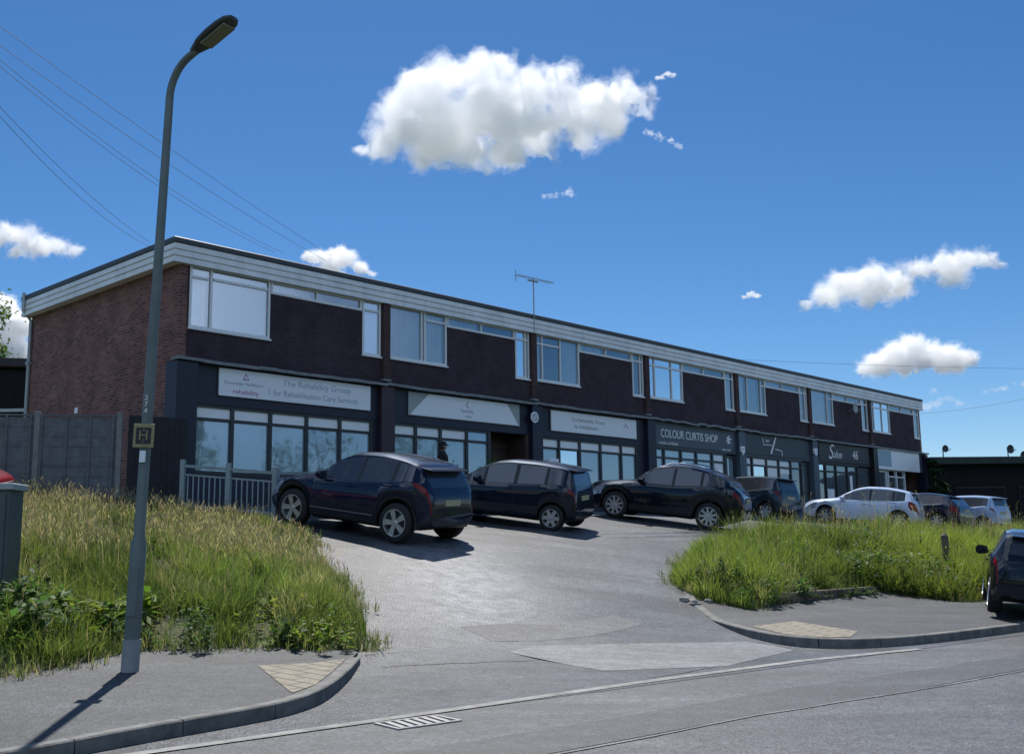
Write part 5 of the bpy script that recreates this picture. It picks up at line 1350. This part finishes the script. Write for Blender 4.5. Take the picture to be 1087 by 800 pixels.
TL = np.concatenate(TL); tl_ = combine('treeline', [leaves(TL, .42*RNG.uniform(.6,1.4,len(TL)), colmix(len(TL), TC, [1]*3), .7, 1.7)], 'leaf', 'stuff', None, 'belt of trees across the road, mirrored in the shop windows', 'trees')
TK.build('trunk', 'bark', tl_)

# ------------------------------------------------------------------ person by the second shop
def evaluated(o):
    dg_ = bpy.context.evaluated_depsgraph_get(); return bpy.data.meshes.new_from_object(o.evaluated_get(dg_))
def person(x, y, z, rz, label):
    vs, es, rd = [], [], []
    def chain(pts, start=None):
        prev = start
        for p, r in pts:
            vs.append(p); rd.append(r); i = len(vs)-1
            if prev is not None: es.append((prev, i))
            prev = i
        return prev
    hip = chain([((0,0,.95),(.15,.11))])
    ch = chain([((0,0,1.12),(.14,.105)),((0,-.01,1.3),(.165,.115)),((0,-.005,1.43),(.13,.09)),((0,.0,1.5),(.06,.06)),((0,.01,1.58),(.055,.06))], hip)
    chest = hip+2
    for s in (1,-1):
        k = chain([((s*.10,0,.86),(.095,.10)),((s*.11,.02,.50),(.062,.066)),((s*.115,-.03,.1),(.043,.045)),((s*.12,-.01,.05),(.045,.04)),((s*.13,.17,.035),(.04,.03))], hip)
        w = chain([((s*.19,-.01,1.42),(.06,.06)),((s*.245,-.03,1.14),(.046,.048)),((s*.235,.08,.9),(.034,.034)),((s*.232,.11,.84),(.036,.02))], chest+1)
        for j, (dx, ln) in enumerate(((-.028,.07),(-.009,.08),(.010,.076),(.028,.06))):
            chain([((s*.232+dx*.5,.125+dx,.80),(.0095,.0095)),((s*.228+dx*.4,.135+dx*.9,.80-ln*.55),(.0085,.0085)),((s*.222+dx*.4,.125+dx*.9,.80-ln),(.007,.007))], w)
        chain([((s*.205,.135,.825),(.011,.011)),((s*.195,.15,.785),(.009,.009))], w)
    me = bpy.data.meshes.new('person'); me.from_pydata(vs, es, [])
    o = bpy.data.objects.new('person', me); COL.objects.link(o)
    bm = bmesh.new(); bm.from_mesh(me); sk = bm.verts.layers.skin.verify(); bm.verts.ensure_lookup_table()
    for v, r in zip(bm.verts, rd): v[sk].radius = r
    bm.verts[0][sk].use_root = True; bm.to_mesh(me); bm.free()
    o.modifiers.new('skin', 'SKIN').use_smooth_shade = True
    sb = o.modifiers.new('sub', 'SUBSURF'); sb.levels = 1; sb.render_levels = 1
    m1 = evaluated(o); o.modifiers.clear()
    bm = bmesh.new(); bm.from_mesh(m1)
    # head with brow, nose, chin, mouth and ears
    r = bmesh.ops.create_icosphere(bm, subdivisions=4, radius=1)
    for v in r['verts']:
        c = v.co; X_, Y_, Z_ = c.x*.075, c.y*.095, c.z*.118
        if c.y > 0 and c.z < 0: X_ *= 1-.28*(-c.z)
        if c.y > .5:
            nx, nz = abs(X_)/.017, (Z_+.012)/.028; Y_ += .022*math.exp(-nx*nx-nz*nz)
            for ex in (-.03,.03): Y_ -= .009*math.exp(-((X_-ex)/.014)**2-((Z_-.008)/.01)**2)
            Y_ -= .006*math.exp(-(X_/.022)**2-((Z_+.058)/.006)**2)
        v.co = (X_, Y_+.012, Z_+1.685)
    for s in (1,-1):
        r = bmesh.ops.create_icosphere(bm, subdivisions=2, radius=1)
        for v in r['verts']: v.co = (s*.077+v.co.x*.010, v.co.y*.018+.0, 1.68+v.co.z*.03)
    bm.to_mesh(me); bm.free()
    rm = o.modifiers.new('r', 'REMESH'); rm.mode = 'VOXEL'; rm.voxel_size = .009; rm.use_smooth_shade = True
    m2 = evaluated(o); o.modifiers.clear(); o.data = m2
    m2.materials.clear()
    for q in ('cloth_black','skin'): m2.materials.append(M[q])
    for f in m2.polygons:
        c = f.center; f.use_smooth = True
        f.material_index = 1 if (c.z > 1.535 or (abs(c.x) > .17 and c.z < .86 and c.z > .6)) else 0
    o.location = (x, y, z); o.rotation_euler = (0,0,rz); tag(o, label, 'person')
    mb = MB(); pr = [(.085,1.70),(.088,1.73),(.083,1.77),(.06,1.805),(.03,1.82),(.001,1.823)]
    mb.lathe([(r*1.0,a) for r,a in pr], 20, 'Z'); mb.v = [(v[0]*.98, v[1]*1.18+.01, v[2]) for v in mb.v]
    mb.add([(-.07,.07,1.715),(.07,.07,1.715),(.055,.175,1.70),(-.055,.175,1.70),(-.07,.07,1.725),(.07,.07,1.725),(.055,.175,1.708),(-.055,.175,1.708)], [(0,1,2,3),(4,5,6,7),(0,4,7,3),(1,2,6,5),(2,3,7,6)])
    mb.build('cap', 'cloth_black', o, smooth=True)
    mb = MB(); mb.lathe([(.084,1.60),(.09,1.66),(.088,1.71)], 20, 'Z'); mb.v = [v if v[1] < .02 else (v[0],.02,v[2]) for v in [(v[0]*.95, v[1]*1.1, v[2]) for v in mb.v]]; mb.build('hair', mat('hair_dark', (.015,.012,.01), .7), o, smooth=True)
    # jacket with a collar, hanging clear of the body
    mb = MB(); vs = []; n = 24; pr = [(.185,.125,.82),(.18,.125,1.0),(.175,.125,1.15),(.20,.14,1.32),(.19,.125,1.42),(.12,.095,1.49),(.075,.075,1.53),(.08,.08,1.56)]
    for a, b, zz_ in pr: vs += [(a*math.cos(6.2832*k/n), b*math.sin(6.2832*k/n)-.003, zz_) for k in range(n)]
    mb.add(vs, [(i*n+k, i*n+(k+1)%n, (i+1)*n+(k+1)%n, (i+1)*n+k) for i in range(len(pr)-1) for k in range(n)]); mb.build('jacket', 'cloth_black', o, smooth=True)
    return o
pp = at(470, 490, 28.2); zp_ = gz(pp.x, 28.2)
pr_ = person(pp.x, 28.2, zp_, R(-60), 'person in a dark jacket and cap standing by the second shop window')

# ------------------------------------------------------------------ clouds: real bodies of vapour far off
def cloud(name, puffs, D, dens, label, seed, vox=None, noise=1.0, flatz=.8, heart=True):
    """puffs: (x, y, r) seen from the road; each gets its own depth and true size at distance D"""
    k = D/F; c0 = at(sum(p[0] for p in puffs)/len(puffs), sum(p[1] for p in puffs)/len(puffs), D)
    def body(nm, grow, de, nz_, vx, base):
        rnd = random.Random(seed); bm = bmesh.new()
        for (x, y, r) in puffs:
            for rep in range(3):
                dd = D+rnd.uniform(-1,1)*r*k*(.9 if rep else .2); rr = r*k*(1 if rep == 0 else rnd.uniform(.5,.85))*grow
                p = at(x+(rnd.uniform(-.5,.5)*r if rep else 0), y+(rnd.uniform(-.4,.4)*r if rep else 0), dd)
                t = bmesh.ops.create_icosphere(bm, subdivisions=3, radius=rr)
                for v in t['verts']: v.co.z *= flatz; v.co += p-c0
        me = bpy.data.meshes.new(nm); bm.to_mesh(me); bm.free()
        o = bpy.data.objects.new(nm, me); COL.objects.link(o)
        size = max(v.co.x for v in me.vertices)-min(v.co.x for v in me.vertices)
        rm = o.modifiers.new('r','REMESH'); rm.mode = 'VOXEL'; rm.voxel_size = size/vx; rm.use_smooth_shade = True
        for i, (ns, am) in enumerate(((.16,.085),(.07,.06),(.03,.036),(.014,.018))):
            tx = bpy.data.textures.new(nm+str(i), 'CLOUDS'); tx.noise_scale = size*ns; tx.noise_depth = 2
            dm = o.modifiers.new('d%d'%i,'DISPLACE'); dm.texture = tx; dm.strength = size*am*nz_; dm.mid_level = .55; dm.texture_coords = 'LOCAL'
        m2 = evaluated(o); o.modifiers.clear(); o.data = m2
        m = bpy.data.materials.new(nm+'_vapour'); m.use_nodes = True; t = m.node_tree; t.nodes.clear()
        out = t.nodes.new('ShaderNodeOutputMaterial'); sv = t.nodes.new('ShaderNodeVolumeScatter')
        sv.inputs['Color'].default_value = (1,1,1,1); sv.inputs['Anisotropy'].default_value = .35; sv.inputs['Density'].default_value = de/size
        t.links.new(sv.outputs[0], out.inputs['Volume']); m2.materials.clear(); m2.materials.append(m)
        return o
    vx = vox or 110
    veil = body(name, 1.15 if heart else 1.0, dens*(.17 if heart else 1), noise*(1.6 if heart else 1.25), vx, None); veil.location = c0
    if heart:
        h1 = body('core', .98, dens*.42, noise*1.1, vx, None); h1.parent = veil
        h2 = body('core', .80, dens*.62, noise*.8, int(vx*.7), None); h2.parent = veil
    return tag(veil, label, 'cloud', 'scattered white clouds')
main = [(392,160,14),(412,150,24),(436,128,34),(455,98,36),(480,82,30),(505,74,24),(532,70,20),(470,135,48),(520,115,46),(500,165,24),(535,160,26),(565,140,34),(560,100,30),(588,82,20),(595,110,28),(612,140,20),(600,128,22),(570,160,18),(548,168,16),(640,118,24),(625,110,28),(655,100,24),(678,98,14),(640,132,22),(610,150,16),(582,168,12),(515,182,10),(450,170,14),(675,118,14)]
cloud('cloud', [(520+(x-520)*1.06, y, r*1.05) for x, y, r in main], 700, 15, 'largest white cloud, alone high above the roof', 1, 190, .85)
cloud('cloud', [(855,322,12),(875,312,16),(900,300,22),(925,298,24),(950,300,22),(925,318,12),(975,288,18),(1000,282,18),(1025,278,17),(1045,276,15),(1058,280,10),(1012,292,14)], 900, 16, 'long flat white cloud sloping up above the far end of the roof', 2, 160)
cloud('cloud', [(915,392,10),(932,386,16),(950,376,20),(970,368,18),(985,378,20),(1008,380,18),(1025,378,13),(960,390,12),(1000,390,10)], 1100, 16, 'low white cloud just over the far end of the roof', 3, 140)
cloud('cloud', [(-10,250,18),(8,246,14),(25,250,16),(42,262,18),(58,262,14),(80,266,10),(88,264,7),(20,268,10)], 900, 9, 'thin white cloud at the picture edge beyond the street lamp', 4, 100, 1.3)
cloud('cloud', [(330,272,10),(348,274,13),(366,274,14),(382,284,10),(350,288,14),(395,290,6)], 1000, 11, 'small white cloud peeping over the roof above the first flats', 5, 80, 1.2)
cloud('cloud', [(0,330,22),(15,345,22),(5,368,24),(22,372,14),(-20,350,30)], 1000, 14, 'white cloud low behind the tree at the picture edge', 6, 70)
cloud('cloud', [(686,140,3.5),(692,142,4),(698,144,4),(704,147,4),(711,150,4.5),(718,154,4),(722,156,3)], 700, 4, 'shred of cloud trailing under the tip of the largest cloud', 7, 60, 2.2, heart=False)
cloud('cloud', [(698,83,3),(703,82,4),(709,79,4.5),(715,80,3.5)], 700, 4, 'shred of cloud beyond the upper tip of the largest cloud', 8, 60, 2.0, heart=False)
cloud('cloud', [(577,209,3.5),(583,207,4),(590,207,3.5),(598,206,4),(605,205,5),(612,208,3)], 700, 2.6, 'faint tuft of cloud below the largest cloud', 9, 60, 2.0, heart=False)
cloud('cloud', [(790,315,3),(796,313,4.5),(803,314,4)], 900, 4, 'tiny lone tuft of cloud left of the long flat cloud', 10, 60, 1.6, heart=False)
cloud('cloud', [(975,432,7),(985,430,8),(995,426,9),(1005,424,9),(1018,428,7),(1030,431,5),(990,415,6)], 1300, 2.0, 'hazy low cloud beside the end of the parade', 12, 60, 1.5, .4, heart=False)
cloud('cloud', [(1045,416,4),(1055,413,5),(1065,411,5),(1075,408,5),(1085,407,5),(1097,405,6)], 1300, 2.5, 'thin streak of cloud low at the far edge of the sky', 13, 60, 1.5, .35, heart=False)

# ------------------------------------------------------------------ sky, sun, camera
SUN_EL, SUN_AZ = R(58), R(-5.5)
w = bpy.data.worlds.new('World'); sc.world = w; w.use_nodes = True; t = w.node_tree
sky = t.nodes.new('ShaderNodeTexSky'); sky.sky_type = 'NISHITA'; sky.sun_disc = False
sky.sun_elevation = SUN_EL; sky.sun_rotation = SUN_AZ; sky.altitude = 60; sky.air_density = .8; sky.dust_density = .15; sky.ozone_density = 4.0
hs_ = t.nodes.new('ShaderNodeHueSaturation'); hs_.inputs['Saturation'].default_value = 1.25
t.links.new(sky.outputs[0], hs_.inputs['Color'])
# bright cloud layer added behind the viewer to raise fill on the shaded fronts
def N(typ, **k):
    o = t.nodes.new(typ)
    for q, v in k.items(): setattr(o, q, v)
    return o
tcw = N('ShaderNodeTexCoord'); sxyz = N('ShaderNodeSeparateXYZ'); t.links.new(tcw.outputs['Generated'], sxyz.inputs[0])
def ramp(sock, a0, a1, b0=0., b1=1.):
    m_ = N('ShaderNodeMapRange', interpolation_type='SMOOTHSTEP'); t.links.new(sock, m_.inputs[0])
    for i_, v in enumerate((a0, a1, b0, b1)): m_.inputs[i_+1].default_value = v
    return m_.outputs[0]
nz = N('ShaderNodeTexNoise'); nz.inputs['Scale'].default_value = 3.2; nz.inputs['Detail'].default_value = 9; nz.inputs['Roughness'].default_value = .55; t.links.new(tcw.outputs['Generated'], nz.inputs['Vector'])
def mul(a_, b_):
    m_ = N('ShaderNodeMath', operation='MULTIPLY'); t.links.new(a_, m_.inputs[0]); t.links.new(b_, m_.inputs[1]); return m_.outputs[0]
cov = mul(mul(ramp(sxyz.outputs[1], .05, -.3), ramp(sxyz.outputs[2], .06, .2)), ramp(nz.outputs['Fac'], .46, .60))
mxw = N('ShaderNodeMix', data_type='RGBA'); t.links.new(cov, mxw.inputs[0]); t.links.new(hs_.outputs[0], mxw.inputs[6]); mxw.inputs[7].default_value = (9.2,11.6,15.6,1)
t.links.new(mxw.outputs[2], t.nodes['Background'].inputs[0])
t.nodes['Background'].inputs[1].default_value = .07
sd = Vector((math.sin(SUN_AZ)*math.cos(SUN_EL), math.cos(SUN_AZ)*math.cos(SUN_EL), math.sin(SUN_EL)))
sl = bpy.data.lights.new('sun', 'SUN'); sl.energy = 3.9; sl.angle = R(.53); sl.color = (1,.95,.88)
so = bpy.data.objects.new('sun', sl); COL.objects.link(so); so.rotation_euler = sd.to_track_quat('Z','Y').to_euler()
cam = bpy.data.cameras.new('camera'); co = bpy.data.objects.new('camera', cam); COL.objects.link(co)
cam.sensor_width = 36; cam.lens = F/PW*36; cam.clip_start = .05; cam.clip_end = 6000
co.matrix_world = Matrix.Translation((0,0,CH)) @ Matrix.Rotation(R(90)+PITCH, 4, 'X') @ Matrix.Rotation(ROLL, 4, 'Z')
sc.camera = co
vs_ = sc.view_settings; vs_.view_transform = 'Standard'; vs_.look = 'None'; vs_.exposure = 0.6; vs_.gamma = 1; vs_.use_curve_mapping = False
cy_ = sc.cycles; cy_.use_denoising = True; cy_.max_bounces = 16; cy_.diffuse_bounces = 3; cy_.glossy_bounces = 4; cy_.transparent_max_bounces = 24; cy_.transmission_bounces = 4; cy_.volume_bounces = 16
cy_.sample_clamp_indirect = 8; cy_.caustics_reflective = False; cy_.caustics_refractive = False
sc.render.use_persistent_data = False
